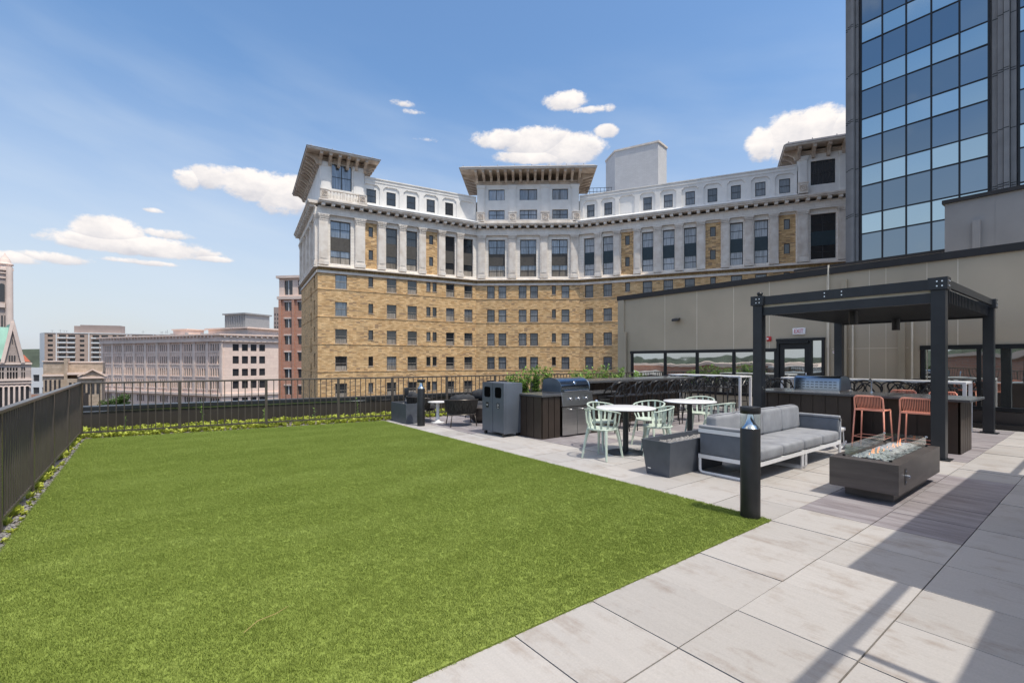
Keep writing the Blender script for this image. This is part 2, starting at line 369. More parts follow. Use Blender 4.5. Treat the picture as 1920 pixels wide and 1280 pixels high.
# ---------------------------------------------------------------- palette
M = {}
M['brown'] = mat('dark bronze metal', (0.062,0.052,0.047), .38, .3, n_scale=3, n_amt=.06, bump=.02)
M['fence'] = mat('bronze fence paint', (0.115,0.098,0.084), .32, .3, n_scale=5, n_amt=.07)
M['charcoal'] = mat('charcoal metal', (0.030,0.033,0.038), .38, .2, n_scale=4, n_amt=.08, bump=.02)
M['black'] = mat('black plastic', (0.018,0.018,0.02), .35, 0, n_amt=.1)
M['blackpaint'] = mat('black paint', (0.018,0.018,0.019), .42, .1, n_scale=9, n_amt=.12, bump=.05, b_scale=25)
M['slate'] = mat('slate planter', (0.085,0.095,0.115), .5, .0, n_scale=8, n_amt=.07, bump=.03, b_scale=150)
M['binm'] = mat('bin blue grey', (0.105,0.122,0.15), .42, .1, n_scale=2.5, n_amt=.06, bump=.02)
M['cabinet'] = mat('brown aluminium cladding', (0.058,0.043,0.034), .45, .3, n_scale=3, n_amt=.1, bump=.03)
M['granite'] = mat('dark granite', (0.06,0.061,0.065), .22, 0, n_scale=160, n_amt=.9, det=2, tint2=(0.12,0.12,0.125))
M['steel'] = mat('stainless steel', (0.50,0.50,0.50), .28, 1, n_scale=2, n_amt=.05, stretch=(1,1,30), bump=.05, b_scale=8)
M['hood'] = mat('polished grill hood', (0.30,0.34,0.40), .16, 1, n_scale=2, n_amt=.08, bump=.04, b_scale=3)
M['white'] = mat('white paint', (0.74,0.74,0.74), .4, 0, n_scale=6, n_amt=.04)
M['whitemetal'] = mat('white powder coat', (0.78,0.78,0.79), .35, 0, n_scale=6, n_amt=.03)
M['laminate'] = mat('white laminate', (0.80,0.80,0.81), .3, 0, n_scale=9, n_amt=.03)
M['mint'] = mat('mint plastic', (0.55,0.63,0.54), .45, 0, n_scale=6, n_amt=.07)
M['coral'] = mat('coral plastic', (0.86,0.36,0.25), .45, 0, n_scale=7, n_amt=.06)
M['fabric'] = mat('grey fabric', (0.30,0.31,0.335), .95, 0, .2, n_scale=5, n_amt=.09, bump=.35, b_scale=260)
M['fabricdk'] = mat('slate sling', (0.16,0.175,0.20), .9, 0, .2, n_scale=5, n_amt=.09, bump=.3, b_scale=240)
M['cushion'] = mat('charcoal cushion', (0.060,0.062,0.068), .95, 0, .2, n_scale=7, n_amt=.16, bump=.4, b_scale=150)
M['rope'] = mat('dark rope', (0.040,0.037,0.034), .85, 0, .2, n_scale=60, n_amt=.35, stretch=(1,1,.06), bump=.6, b_scale=55)
M['taupe'] = mat('taupe wall panel', (0.48,0.405,0.30), .62, .05, n_scale=.8, n_amt=.05, bump=.04, b_scale=9)
M['taupedk'] = mat('taupe trim', (0.41,0.345,0.25), .6, .05, n_scale=1.5, n_amt=.05)
M['joint'] = mat('panel joint', (0.74,0.66,0.53), .7, 0, n_amt=.05)
M['coping'] = mat('dark coping', (0.030,0.027,0.027), .45, .3, n_amt=.1)
M['frame'] = mat('dark window frame', (0.02,0.021,0.024), .35, .4, n_amt=.1)
M['mirror'] = glass_mat('reflective window', (0.62,0.64,0.62), .015, .96, wav=.0035, wscale=1.1, rnd=.0)
M['stonegrey'] = mat('grey cast panel', (0.30,0.30,0.305), .8, 0, .25, n_scale=1.2, n_amt=.06, bump=.05, b_scale=14)
M['red'] = mat('red alarm', (0.55,0.015,0.02), .35, 0, n_amt=.05)
M['pebble'] = mat('pale pebble', (0.34,0.33,0.32), .8, 0, n_scale=30, n_amt=.5, bump=.15, b_scale=90, tint2=(.13,.125,.12))
M['lava'] = mat('grey river stone', (0.46,0.48,0.50), .6, 0, n_scale=12, n_amt=.5, bump=.1, b_scale=80, tint2=(.16,.17,.18))
M['soil'] = mat('gravel bed', (0.16,0.13,0.11), .95, 0, n_scale=40, n_amt=.4, bump=.8, b_scale=70, tint2=(.30,.27,.25))
M['firebox'] = mat('brushed dark steel', (0.125,0.110,0.105), .42, .45, n_scale=2.2, n_amt=.12, stretch=(1,1,6), bump=.04, b_scale=20)
M['chrome'] = mat('polished aluminium', (0.62,0.66,0.72), .14, 1, n_amt=.03)
M['concrete'] = mat('concrete', (0.30,0.29,0.28), .85, 0, n_scale=2, n_amt=.12, bump=.1)
M['substrate'] = mat('dark substrate', (0.03,0.028,0.026), .95, 0, n_amt=.1)  # near-black slab under the pavers, seen through their joints
M['asphalt'] = mat('street asphalt', (0.06,0.06,0.062), .9, 0, n_scale=.02, n_amt=.2)
M['hill'] = mat('wooded hills', (0.060,0.078,0.055), .95, 0, n_scale=.03, n_amt=.3, bump=.5, b_scale=.1)
def leaf_mat(name, c1, c2, rnd=.35, trans=.25):
    m = bpy.data.materials.new(name); m.use_nodes = True; nt = m.node_tree; N = nt.nodes; L = nt.links; P = N['Principled BSDF']
    P.inputs['Roughness'].default_value = .55; P.inputs['Specular IOR Level'].default_value = .3
    g = N.new('ShaderNodeNewGeometry'); no = N.new('ShaderNodeTexNoise'); no.inputs['Scale'].default_value = 2.3; no.inputs['Detail'].default_value = 5; L.new(g.outputs['Position'], no.inputs['Vector'])
    wn = N.new('ShaderNodeTexNoise'); wn.inputs['Scale'].default_value = 28; wn.inputs['Detail'].default_value = 2; L.new(g.outputs['Position'], wn.inputs['Vector'])
    a = N.new('ShaderNodeMath'); a.operation = 'ADD'; L.new(no.outputs['Fac'], a.inputs[0]); L.new(wn.outputs['Fac'], a.inputs[1])
    mr = N.new('ShaderNodeMapRange'); mr.inputs['From Min'].default_value = .75; mr.inputs['From Max'].default_value = 1.25; L.new(a.outputs[0], mr.inputs['Value'])
    mx = N.new('ShaderNodeMix'); mx.data_type = 'RGBA'; mx.inputs['A'].default_value = (*c1,1); mx.inputs['B'].default_value = (*c2,1); L.new(mr.outputs[0], mx.inputs['Factor'])
    L.new(mx.outputs['Result'], P.inputs['Base Color'])
    if trans:
        t = N.new('ShaderNodeBsdfTranslucent'); L.new(mx.outputs['Result'], t.inputs['Color']); ms = N.new('ShaderNodeMixShader'); ms.inputs[0].default_value = trans
        L.new(P.outputs[0], ms.inputs[1]); L.new(t.outputs[0], ms.inputs[2]); L.new(ms.outputs[0], N['Material Output'].inputs['Surface'])
    return m
M['sedum'] = leaf_mat('sedum leaves', (0.26,0.32,0.05), (0.62,0.66,0.12))
M['leaf'] = leaf_mat('shrub leaves', (0.10,0.20,0.035), (0.34,0.52,0.12))
M['tree'] = leaf_mat('street tree leaves', (0.03,0.06,0.015), (0.09,0.16,0.035), trans=.15)
M['bark'] = mat('bark', (0.09,0.07,0.05), .9, 0, n_amt=.2)
def turf_mat():
    m = bpy.data.materials.new('artificial turf'); m.use_nodes = True; nt = m.node_tree; N = nt.nodes; L = nt.links; P = N['Principled BSDF']
    P.inputs['Roughness'].default_value = .75; P.inputs['Specular IOR Level'].default_value = .12
    g = N.new('ShaderNodeNewGeometry')
    mp = N.new('ShaderNodeMapping'); mp.inputs['Scale'].default_value = (1.0,1.0,1); mp.inputs['Rotation'].default_value = (0,0,.5); L.new(g.outputs['Position'], mp.inputs[0])
    m2 = N.new('ShaderNodeMapping'); m2.inputs['Scale'].default_value = (.55,1.6,1); m2.inputs['Rotation'].default_value = (0,0,.65); L.new(g.outputs['Position'], m2.inputs[0])
    def no(s, d, v, r=.6):
        n = N.new('ShaderNodeTexNoise'); n.inputs['Scale'].default_value = s; n.inputs['Detail'].default_value = d; n.inputs['Roughness'].default_value = r; L.new(v, n.inputs['Vector']); return n.outputs['Fac']
    a = no(3.4, 4, mp.outputs[0]); b = no(1.1, 3, m2.outputs[0]); c = no(120, 2, mp.outputs[0])
    def ma(op, x, y):
        n = N.new('ShaderNodeMath'); n.operation = op
        for i, v in enumerate((x, y)):
            if isinstance(v, (int, float)): n.inputs[i].default_value = v
            else: L.new(v, n.inputs[i])
        return n.outputs[0]
    s = ma('ADD', ma('ADD', ma('MULTIPLY', a, .26), ma('MULTIPLY', b, .46)), ma('MULTIPLY', c, .42))
    mr = N.new('ShaderNodeMapRange'); mr.inputs['From Min'].default_value = .42; mr.inputs['From Max'].default_value = .74; L.new(s, mr.inputs['Value'])
    cr = N.new('ShaderNodeValToRGB'); L.new(mr.outputs[0], cr.inputs[0])
    cr.color_ramp.elements[0].color = (0.205,0.270,0.055,1); cr.color_ramp.elements[1].color = (0.315,0.39,0.105,1)
    e = cr.color_ramp.elements.new(.5); e.color = (0.252,0.322,0.072,1)
    L.new(cr.outputs[0], P.inputs['Base Color'])
    bp = N.new('ShaderNodeBump'); bp.inputs['Strength'].default_value = .5; bp.inputs['Distance'].default_value = .02; L.new(c, bp.inputs['Height']); L.new(bp.outputs[0], P.inputs['Normal'])
    return m
M['turf'] = turf_mat()
def paver_mat():
    m = bpy.data.materials.new('porcelain pavers'); m.use_nodes = True; nt = m.node_tree; N = nt.nodes; L = nt.links; P = N['Principled BSDF']
    P.inputs['Roughness'].default_value = .62; P.inputs['Specular IOR Level'].default_value = .3
    at = N.new('ShaderNodeAttribute'); at.attribute_name = 'tile'; at.attribute_type = 'GEOMETRY'
    sp = N.new('ShaderNodeSeparateColor'); L.new(at.outputs['Color'], sp.inputs[0]); R, K, Q = sp.outputs
    g = N.new('ShaderNodeNewGeometry')
    of = N.new('ShaderNodeCombineXYZ')
    for i in range(3): 
        mm = N.new('ShaderNodeMath'); mm.operation = 'MULTIPLY'; L.new(R, mm.inputs[0]); mm.inputs[1].default_value = 37 + 11*i; L.new(mm.outputs[0], of.inputs[i])
    ad = N.new('ShaderNodeVectorMath'); ad.operation = 'ADD'; L.new(g.outputs['Position'], ad.inputs[0]); L.new(of.outputs[0], ad.inputs[1])
    def no(sc, s, d, r=.6):
        mp = N.new('ShaderNodeMapping'); mp.inputs['Scale'].default_value = sc; L.new(ad.outputs[0], mp.inputs[0])
        n = N.new('ShaderNodeTexNoise'); n.inputs['Scale'].default_value = s; n.inputs['Detail'].default_value = d; n.inputs['Roughness'].default_value = r; L.new(mp.outputs[0], n.inputs['Vector']); return n.outputs['Fac']
    st = no((6, .9, 1), 1.3, 7, .7); fine = no((22, 1.2, 1), 2.0, 4, .6); sp2 = no((1,1,1), 90, 3)
    def mix(f, a, b):
        x = N.new('ShaderNodeMix'); x.data_type = 'RGBA'
        for k, v in (('Factor', f), ('A', a), ('B', b)):
            if isinstance(v, tuple): x.inputs[k].default_value = (*v, 1)
            elif isinstance(v, (int, float)): x.inputs[k].default_value = v
            else: L.new(v, x.inputs[k])
        return x.outputs['Result']
    def rng(v, a, b, c=0, d=1):
        n = N.new('ShaderNodeMapRange'); n.inputs['From Min'].default_value = a; n.inputs['From Max'].default_value = b; n.inputs['To Min'].default_value = c; n.inputs['To Max'].default_value = d; L.new(v, n.inputs['Value']); return n.outputs[0]
    iso = no((1,1,1), 3.2, 6, .7); sa = N.new('ShaderNodeMath'); sa.operation = 'MULTIPLY_ADD'; L.new(iso, sa.inputs[0]); sa.inputs[1].default_value = .55
    sb = N.new('ShaderNodeMath'); sb.operation = 'MULTIPLY'; L.new(st, sb.inputs[0]); sb.inputs[1].default_value = .5; L.new(sb.outputs[0], sa.inputs[2])
    beige = mix(rng(sa.outputs[0], .54, .72), (0.44,0.42,0.405), (0.31,0.262,0.228))
    lav = mix(rng(st, .38, .66), (0.355,0.332,0.348), (0.205,0.180,0.190))
    c = mix(K, beige, lav)
    v = N.new('ShaderNodeMath'); v.operation = 'MULTIPLY'; L.new(rng(fine, .25, .75, .95, 1.04), v.inputs[0]); L.new(rng(sp2, .3, .7, .94, 1.05), v.inputs[1])
    v2 = N.new('ShaderNodeMath'); v2.operation = 'MULTIPLY'; L.new(v.outputs[0], v2.inputs[0]); L.new(rng(Q, 0, 1, .9, 1.06), v2.inputs[1])
    hs = N.new('ShaderNodeHueSaturation'); L.new(c, hs.inputs['Color']); L.new(v2.outputs[0], hs.inputs['Value'])
    L.new(hs.outputs[0], P.inputs['Base Color'])
    bp = N.new('ShaderNodeBump'); bp.inputs['Strength'].default_value = .12; bp.inputs['Distance'].default_value = .01; L.new(sp2, bp.inputs['Height']); L.new(bp.outputs[0], P.inputs['Normal'])
    return m
M['paver'] = paver_mat()
# ---------------------------------------------------------------- the deck: slab, pavers, turf, planting strips
FA, FB, FC = (-1.02, 12.42), (5.0, 11.55), (14.86, 10.75)        # fence corners
b = MB(); b.prism([(-1.9,-9),(14.9,-9),(14.9,12.0),(5.2,12.9),(-1.9,13.9)], -20.0, -0.06); struct(b.build('roof_deck', M['substrate']))
T0x, T0y, TS = 4.64, 2.04, 0.61
def build_pavers():
    b = MB(); tl = []
    def tile(x0, x1, y0, y1, k):
        g = .0035; h = random.uniform(-.003,.003)
        b.box(x0+g, x1-g, y0+g, y1-g, -.04, h); tl.append((random.random(), k, random.random()))
    def kind(x, y):
        if 5.25 < x < 8.3 and .82 < y < 2.04: return 1
        if x > 9.5 and 1.5 < y < 4.6 and x < 14.3: return 1
        if x > 5.86 and 5.7 < y < 7.6 : return 1 if random.random() < .85 else 0
        if x > 8.3 and 3.2 < y < 5.7: return 1 if random.random() < .55 else 0
        if x > 5.25 and y > 8.1: return 1
        return 0
    for i in range(-12, 18):
        for j in range(-20, 17):
            x0 = T0x + TS*i; y0 = T0y + TS*j
            if x0 < T0x - .01 and y0 > T0y - .3: continue
            x1, y1 = x0+TS, y0+TS
            if x1 > 14.9: x1 = 14.86
            if y0 > 10.6: continue
            yl = FB[1] - .3 + (x0-5)*-.09
            if y1 > yl: y1 = yl
            if y1 - y0 < .05 or x1 - x0 < .05: continue
            tile(x0, x1, y0, y1, kind((x0+x1)/2, (y0+y1)/2))
    o = b.build('patio_paving', M['paver'], bevel=0)
    me = o.data; ca = me.color_attributes.new('tile', 'FLOAT_COLOR', 'CORNER')
    # each tile is six quads in order
    for fi, p in enumerate(me.polygons):
        t = tl[fi // 6]
        for li in p.loop_indices: ca.data[li].color = (t[0], t[1], t[2], 1)
    struct(o)
build_pavers()
TURF = [(-.90, 1.2), (-.90, 12.05), (4.64, 11.22), (4.64, 2.04), (-.9, 2.04)]
b = MB(); b.prism([(-.90,2.045),(4.63,2.045),(4.635,11.22),(-.90,12.05)], -.05, .006); o = b.build('lawn_base', M['turf']); struct(o)
def scatter_gn(name, polys, z, density, src, smin, smax, seed=1, label=None, cat=None, tilt=.35, poisson=0):
    """one 'stuff' object: a base mesh whose faces carry instances of a small tuft"""
    b = MB()
    for p in polys: b.face([(x, y, z) for x, y in p])
    o = b.build(name, src.data.materials[0])
    ng = bpy.data.node_groups.new(name, 'GeometryNodeTree')
    ng.interface.new_socket('Geometry', in_out='INPUT', socket_type='NodeSocketGeometry'); ng.interface.new_socket('Geometry', in_out='OUTPUT', socket_type='NodeSocketGeometry')
    N = ng.nodes; L = ng.links; gi = N.new('NodeGroupInput'); go = N.new('NodeGroupOutput')
    d = N.new('GeometryNodeDistributePointsOnFaces'); 
    if poisson: d.distribute_method = 'POISSON'; d.inputs['Distance Min'].default_value = poisson; d.inputs['Density Max'].default_value = density
    else: d.inputs['Density'].default_value = density
    d.inputs['Seed'].default_value = seed
    L.new(gi.outputs[0], d.inputs['Mesh'])
    oi = N.new('GeometryNodeObjectInfo'); oi.inputs['Object'].default_value = src; oi.transform_space = 'ORIGINAL'
    ii = N.new('GeometryNodeInstanceOnPoints'); L.new(d.outputs['Points'], ii.inputs['Points']); L.new(oi.outputs['Geometry'], ii.inputs['Instance'])
    r = N.new('FunctionNodeRandomValue'); r.data_type = 'FLOAT_VECTOR'; r.inputs[0].default_value = (-tilt,-tilt,0); r.inputs[1].default_value = (tilt,tilt,6.283); L.new(r.outputs[0], ii.inputs['Rotation'])
    s = N.new('FunctionNodeRandomValue'); s.data_type = 'FLOAT'; s.inputs[2].default_value = smin; s.inputs[3].default_value = smax; L.new(s.outputs[1], ii.inputs['Scale'])
    L.new(ii.outputs[0], go.inputs[0])
    md = o.modifiers.new('scatter', 'NODES'); md.node_group = ng
    tag(o, label, cat, kind='stuff'); return o
def tuft(name, n, h, w, spread, m, segs=2, bend=.4):
    b = MB()
    for k in range(n):
        a = random.uniform(0, 2*PI); r = spread*math.sqrt(random.random()); x, y = r*math.cos(a), r*math.sin(a)
        a2 = random.uniform(0, 2*PI); hh = h*random.uniform(.6,1.15); lx, ly = math.cos(a2)*bend*hh, math.sin(a2)*bend*hh; px, py = -math.sin(a2)*w/2, math.cos(a2)*w/2
        b.face([(x-px,y-py,0),(x+px,y+py,0),(x+lx*.4+px*.8,y+ly*.4+py*.8,hh*.6),(x+lx*.4-px*.8,y+ly*.4-py*.8,hh*.6)])
        b.face([(x+lx*.4-px*.8,y+ly*.4-py*.8,hh*.6),(x+lx*.4+px*.8,y+ly*.4+py*.8,hh*.6),(x+lx,y+ly,hh)])
    b.fixn = False
    o = b.build(name, m); o.location = (0,0,-30); return o
src_t = tuft('grass_tuft', 24, .015, .0028, .024, M['turf'])
tag(src_t, None, None, kind='stuff'); src_t['label'] = 'clipped blades of the synthetic lawn'; src_t['category'] = 'grass'
scatter_gn('lawn', [[(-.905,2.05),(4.632,2.05),(4.632,11.21),(-.905,12.04)]], .004, 6000, src_t, .85, 1.15, 3, 'short green synthetic lawn filling the left half of the roof deck', 'lawn', poisson=.0145)
scatter_gn('lawn_fringe', [[(-.9,2.035),(4.65,2.035),(4.65,2.06),(-.9,2.06)],[(4.62,2.04),(4.645,2.04),(4.645,11.2),(4.62,11.2)]], -.004, 3000, src_t, .5, .95, 5, 'uneven fringe of lawn blades spilling over the edge of the pale pavers', 'grass', tilt=.7)
# sedum rosettes
def sedum_src(name, R, n):
    b = MB()
    for k in range(n):
        a = random.uniform(0, 2*PI); el = random.uniform(.15, 1.3); l = R*random.uniform(.5, 1); w = R*.28
        ca, sa = math.cos(a), math.sin(a); ce, se = math.cos(el), math.sin(el)
        base = Vector((ca*R*.3*random.random(), sa*R*.3*random.random(), R*.7*random.random())); d = Vector((ca*ce, sa*ce, se)); sd = Vector((-sa, ca, 0))
        m1 = base + d*l*.55 + Vector((0,0,R*.06))
        b.face([base, m1 - sd*w, base + d*l, m1 + sd*w])
    b.fixn = False
    o = b.build(name, M['sedum']); o.location = (0,0,-30); tag(o, 'yellow green rosette of the planting strip', 'plant', kind='stuff'); return o
sd_src = sedum_src('sedum_rosette', .075, 34)
b = MB(); b.prism([(-1.6,-4),(-.905,-4),(-.905,12.05),(4.64,11.22),(14.86,10.45),(14.86,12.0),(5.2,12.8),(-1.6,13.85)], -.055, -.02); struct(b.build('gravel_bed', M['soil']))
scatter_gn('sedum_strip', [[(-1.2,12.25),(4.7,11.42),(14.8,10.62),(14.8,11.9),(5.1,12.75),(-1.5,13.7)]], -.02, 120, sd_src, .45, 1.15, 2, 'yellow green sedum ground cover between the lawn and the far parapet', 'ground cover', tilt=.3)
scatter_gn('sedum_border', [[(-1.42,-2),(-.99,-2),(-.99,12.2),(-1.42,12.2)]], -.02, 95, sd_src, .4, 1.1, 4, 'green sedum under the side fence along the left edge of the lawn', 'ground cover', tilt=.3)
scatter_gn('sedum_edge', [[(-.99,4),(-.92,4),(-.92,12.1),(-.99,12.1)]], -.02, 60, sd_src, .3, .6, 6, 'small pale sedum sprigs in the gravel along the left lawn edge', 'ground cover', tilt=.3)
# little gravel stones in the left edge
def pebbles(name, parent, x0, x1, y0, y1, z, n, r0, r1, m, seed=1, mound=0):
    rd = random.Random(seed); b = MB()
    for k in range(n):
        x, y = rd.uniform(x0, x1), rd.uniform(y0, y1); r = rd.uniform(r0, r1); zz = z + rd.uniform(-.3,.5)*r
        if mound: zz += mound*(1 - abs((y-(y0+y1)/2)/((y1-y0)/2))**2)
        a = rd.uniform(0, 6.28); sx, sy, sz = r*rd.uniform(.8,1.3), r*rd.uniform(.6,1), r*rd.uniform(.45,.7); ca, sa = math.cos(a), math.sin(a)
        rows = []
        for t in (-.95,-.5,.15,.7,.98):
            q = math.sqrt(1-t*t); rows.append([(x + (ca*math.cos(u)*sx - sa*math.sin(u)*sy)*q, y + (sa*math.cos(u)*sx + ca*math.sin(u)*sy)*q, zz + t*sz) for u in [i*2*PI/7 for i in range(7)]])
        b.grid(rows, close=True, capA=True, capB=True)
    b.fixn = False
    return b.build(name, m, parent)
o = pebbles('gravel', None, -1.0, -.9, 3.5, 12.1, -.015, 900, .008, .02, M['pebble'], 3); tag(o, 'loose pale gravel between the side fence and the lawn', 'gravel', kind='stuff')
# tall weeds rising out of the sedum
def weed(x, y, h, lab, m='leaf'):
    t = thing('weed', lab, 'plant', (x, y, -.02), 0, 'thin weeds growing out of the sedum')
    b = MB(); rd = random.Random(int(x*100)); top = Vector((x+rd.uniform(-.05,.05), y+rd.uniform(-.05,.05), h)); b.tube([(x,y,-.02), ((x+top.x)/2+.01,(y+top.y)/2,h/2), top], [.004,.003,.001], n=4); b.build('stem', M['leaf'], t)
    b = MB()
    for k in range(16):
        z = h*(.25+.75*k/16); a = rd.uniform(0, 6.28); l = rd.uniform(.03,.07); c = Vector((x,y,0)).lerp(Vector((top.x,top.y,0)), z/h) + Vector((0,0,z)); d = Vector((math.cos(a),math.sin(a),.5))*l; s = Vector((-math.sin(a),math.cos(a),0))*l*.22
        b.face([c, c+d*.5-s, c+d, c+d*.5+s])
    b.fixn = False; b.build('foliage', M[m], t)
for q, (x, y, h, l) in enumerate([(1.0,12.6,.62,'tall green weed just right of the first fence post past the corner'),(-.35,12.7,.34,'short weed nearest the fence corner'),(2.2,12.5,.38,'short weed left of the second fence post'),(4.35,12.2,.55,'tall weed in front of the parapet near the low planter'),(3.3,12.4,.3,'small weed between the second and third fence posts')]): weed(x, y, h, l)
# parapet beyond the planting strip
pp = thing('parapet_wall', 'dark metal clad parapet with a silver cap beyond the sedum strip', 'parapet', (5, 12.8, -.5))
PA, PB, PC = (-1.75, 13.75), (5.15, 12.72), (14.9, 11.9)
def wallseg(b, a, c, th, z0, z1, mi=0, off=0):
    F = Fr(a, (c[0]-a[0], c[1]-a[1])); l = math.dist(a, c); b.fbox(F, 0, l, off, off-th, z0, z1, mi)
b = MB(); [wallseg(b, p, q, .3, -.5, .42) for p, q in ((PA, PB), (PB, PC))]; wallseg(b, (-1.75,-9), (-1.75,13.75), -.3, -.5, .2) ; b.build('cladding', M['brown'], pp)
b = MB(); [wallseg(b, p, q, .36, .424, .50, off=.03) for p, q in ((PA, PB), (PB, PC))]; b.build('coping', M['charcoal'], pp)
b = MB(); [wallseg(b, p, q, .02, .385, .41, off=.022) for p, q in ((PA, PB), (PB, PC))]; b.build('flashing', M['chrome'], pp)
# ---------------------------------------------------------------- fences
def fence(name, label, a, c, posts, zt=1.07, loc=None, spacing=.128, endgap=0.0):
    F = Fr(a, (c[0]-a[0], c[1]-a[1])); l = math.dist(a, c)
    t = thing(name, label, 'fence', (a[0], a[1], 0))
    b = MB(); b.fbox(F, 0, l, .032, -.032, zt-.035, zt); b.build('top_rail', M['fence'], t, bevel=.004, seg=1)
    ps = [p for p in posts]
    for u in ps:
        b = MB(); b.fbox(F, u-.027, u+.027, .027, -.027, -.03, zt-.037); b.fbox(F, u-.06, u+.06, .06, -.06, -.03, -.018); b.build('post', M['fence'], t)
    edges = sorted(set([0.0] + ps + [l])); 
    for u0, u1 in zip(edges[:-1], edges[1:]):
        if u1 - u0 < .2: continue
        b = MB(); u0 += .027; u1 -= .027
        b.fbox(F, u0, u1, .016, -.016, .075, .105)
        n = max(1, round((u1-u0)/spacing)); 
        for k in range(1, n):
            u = u0 + (u1-u0)*k/n; b.fbox(F, u-.0085, u+.0085, .0085, -.0085, .105, zt-.036)
        b.build('picket_panel', M['fence'], t)
    return t
fence('fence', 'bronze picket fence running along the left side of the lawn', (-1.02,-3.0), FA, [0,1.5,3.0,4.5,6.0,7.5,9.0,10.5,11.98,13.55,15.4], spacing=.105)
l1 = math.dist(FA, FB)
fence('fence', 'bronze picket fence across the far edge of the lawn behind the sedum', FA, FB, [0.02,1.6,3.22,4.78], spacing=.13)
l2 = math.dist(FB, FC)
fence('fence', 'bronze picket fence running behind the lounge chairs and bar to the taupe wall', FB, FC, [0.02,1.55,3.1,4.65,6.2,7.75,9.3], spacing=.13)
# ---------------------------------------------------------------- bollard lights
def bollard(label, loc):
    t = thing('bollard_light', label, 'bollard', loc, 0, 'black bollard lights along the lawn edge'); x, y, z = loc
    b = MB(); b.lathe([(.088,0),(.088,.845),(.084,.852)], (x,y,z), 40); b.build('post', M['blackpaint'], t)
    b = MB(); b.lathe([(.083,.853),(.070,.866),(.048,.90),(.034,.94),(.03,.992)], (x,y,z), 40); b.build('reflector_cone', M['chrome'], t)
    b = MB(); b.lathe([(.086,.853),(.086,.992)], (x,y,z), 40); b.f.pop(); b.uv.pop(); b.mi.pop(); b.smooth.pop(); b.f.pop(); b.uv.pop(); b.mi.pop(); b.smooth.pop(); b.build('lens', M['glass'], t)
    b = MB(); b.lathe([(.088,.993),(.09,.996),(.09,1.05),(.086,1.056),(.0,1.056)], (x,y,z), 40); b.build('cap', M['blackpaint'], t)
def clear_glass(name, tint=(.93,.97,.96), fac=.86):
    m = bpy.data.materials.new(name); m.use_nodes = True; nt = m.node_tree; N = nt.nodes; L = nt.links
    N.remove(N['Principled BSDF']); tr = N.new('ShaderNodeBsdfTransparent'); tr.inputs[0].default_value = (*tint,1)
    gl = N.new('ShaderNodeBsdfGlossy'); gl.inputs['Roughness'].default_value = .02; gl.inputs['Color'].default_value = (1,1,1,1)
    lw = N.new('ShaderNodeLayerWeight'); lw.inputs[0].default_value = .5; pw = N.new('ShaderNodeMath'); pw.operation = 'POWER'; L.new(lw.outputs['Facing'], pw.inputs[0]); pw.inputs[1].default_value = 4
    fr = N.new('ShaderNodeMath'); fr.operation = 'MULTIPLY_ADD'; L.new(pw.outputs[0], fr.inputs[0]); fr.inputs[1].default_value = .6; fr.inputs[2].default_value = .05; mx = N.new('ShaderNodeMixShader')
    L.new(fr.outputs[0], mx.inputs[0]); L.new(tr.outputs[0], mx.inputs[1]); L.new(gl.outputs[0], mx.inputs[2]); L.new(mx.outputs[0], N['Material Output'].inputs['Surface'])
    return m
M['glass'] = clear_glass('clear lens'); M['greenglass'] = clear_glass('wind guard glass', (.93,.965,.955))
bollard('black bollard light standing alone at the near corner of the lawn', (4.57,2.20,0))
bollard('black bollard light at the far end of the lawn beside the low planter', (4.98,9.86,0))
# ---------------------------------------------------------------- low planter far end
t = thing('low_planter', 'long low slate planter box at the far right corner of the lawn', 'planter', (4.99,10.75,0))
b = MB(); x0,x1,y0,y1 = 4.83,5.2,10.33,11.18
b.box(x0,x0+.025,y0,y1,.0,.47); b.box(x1-.025,x1,y0,y1,0,.47); b.box(x0+.025,x1-.025,y0,y0+.025,0,.47); b.box(x0+.025,x1-.025,y1-.025,y1,0,.47); b.box(x0+.025,x1-.025,y0+.025,y1-.025,.0,.40)
b.build('box', M['slate'], t)
o = pebbles('stones', t, x0+.04, x1-.04, y0+.04, y1-.04, .405, 260, .012, .024, M['pebble'], 8); o['kind'] = 'stuff'
# socket post behind it
t = thing('outlet_post', 'small grey outlet post on a stake behind the low planter', 'outlet', (5.28,11.3,0))
b = MB(); b.box(5.26,5.30,11.28,11.32,-.03,.55); b.build('stake', M['stonegrey'], t); b = MB(); b.box(5.22,5.34,11.25,11.29,.55,.80); b.build('box', M['charcoal'], t, bevel=.01)
# ---------------------------------------------------------------- recycling bin
def text(body, size, loc, rot, m, parent=None, name='lettering', ext=.001, align='CENTER', bold=False):
    cu = bpy.data.curves.new(name, 'FONT'); cu.body = body; cu.size = size; cu.extrude = ext; cu.align_x = align; cu.align_y = 'CENTER'
    o = bpy.data.objects.new(name, cu); C.objects.link(o); cu.materials.append(m)
    dg = bpy.context.evaluated_depsgraph_get(); me = bpy.data.meshes.new_from_object(o.evaluated_get(dg))
    bpy.data.objects.remove(o); o = bpy.data.objects.new(name, me); C.objects.link(o)
    if parent is not None: o.parent = parent; 
    pl = Vector((0,0,0)); p = parent
    while p is not None: pl += Vector(p.location); p = p.parent
    o.location = Vector(loc) - pl; o.rotation_euler = rot
    return o
M['hole'] = mat('painted dark interior', (.004,.004,.004), .9, 0, .05, n_amt=.1)  # flat black for plates that stand in for the dark bin inside
t = thing('recycling_bin', 'blue grey double waste and recycling bin beside the first grill island', 'bin', (5.7,7.75,0))
x0,x1,y0,y1 = 5.47,5.95,7.38,8.12
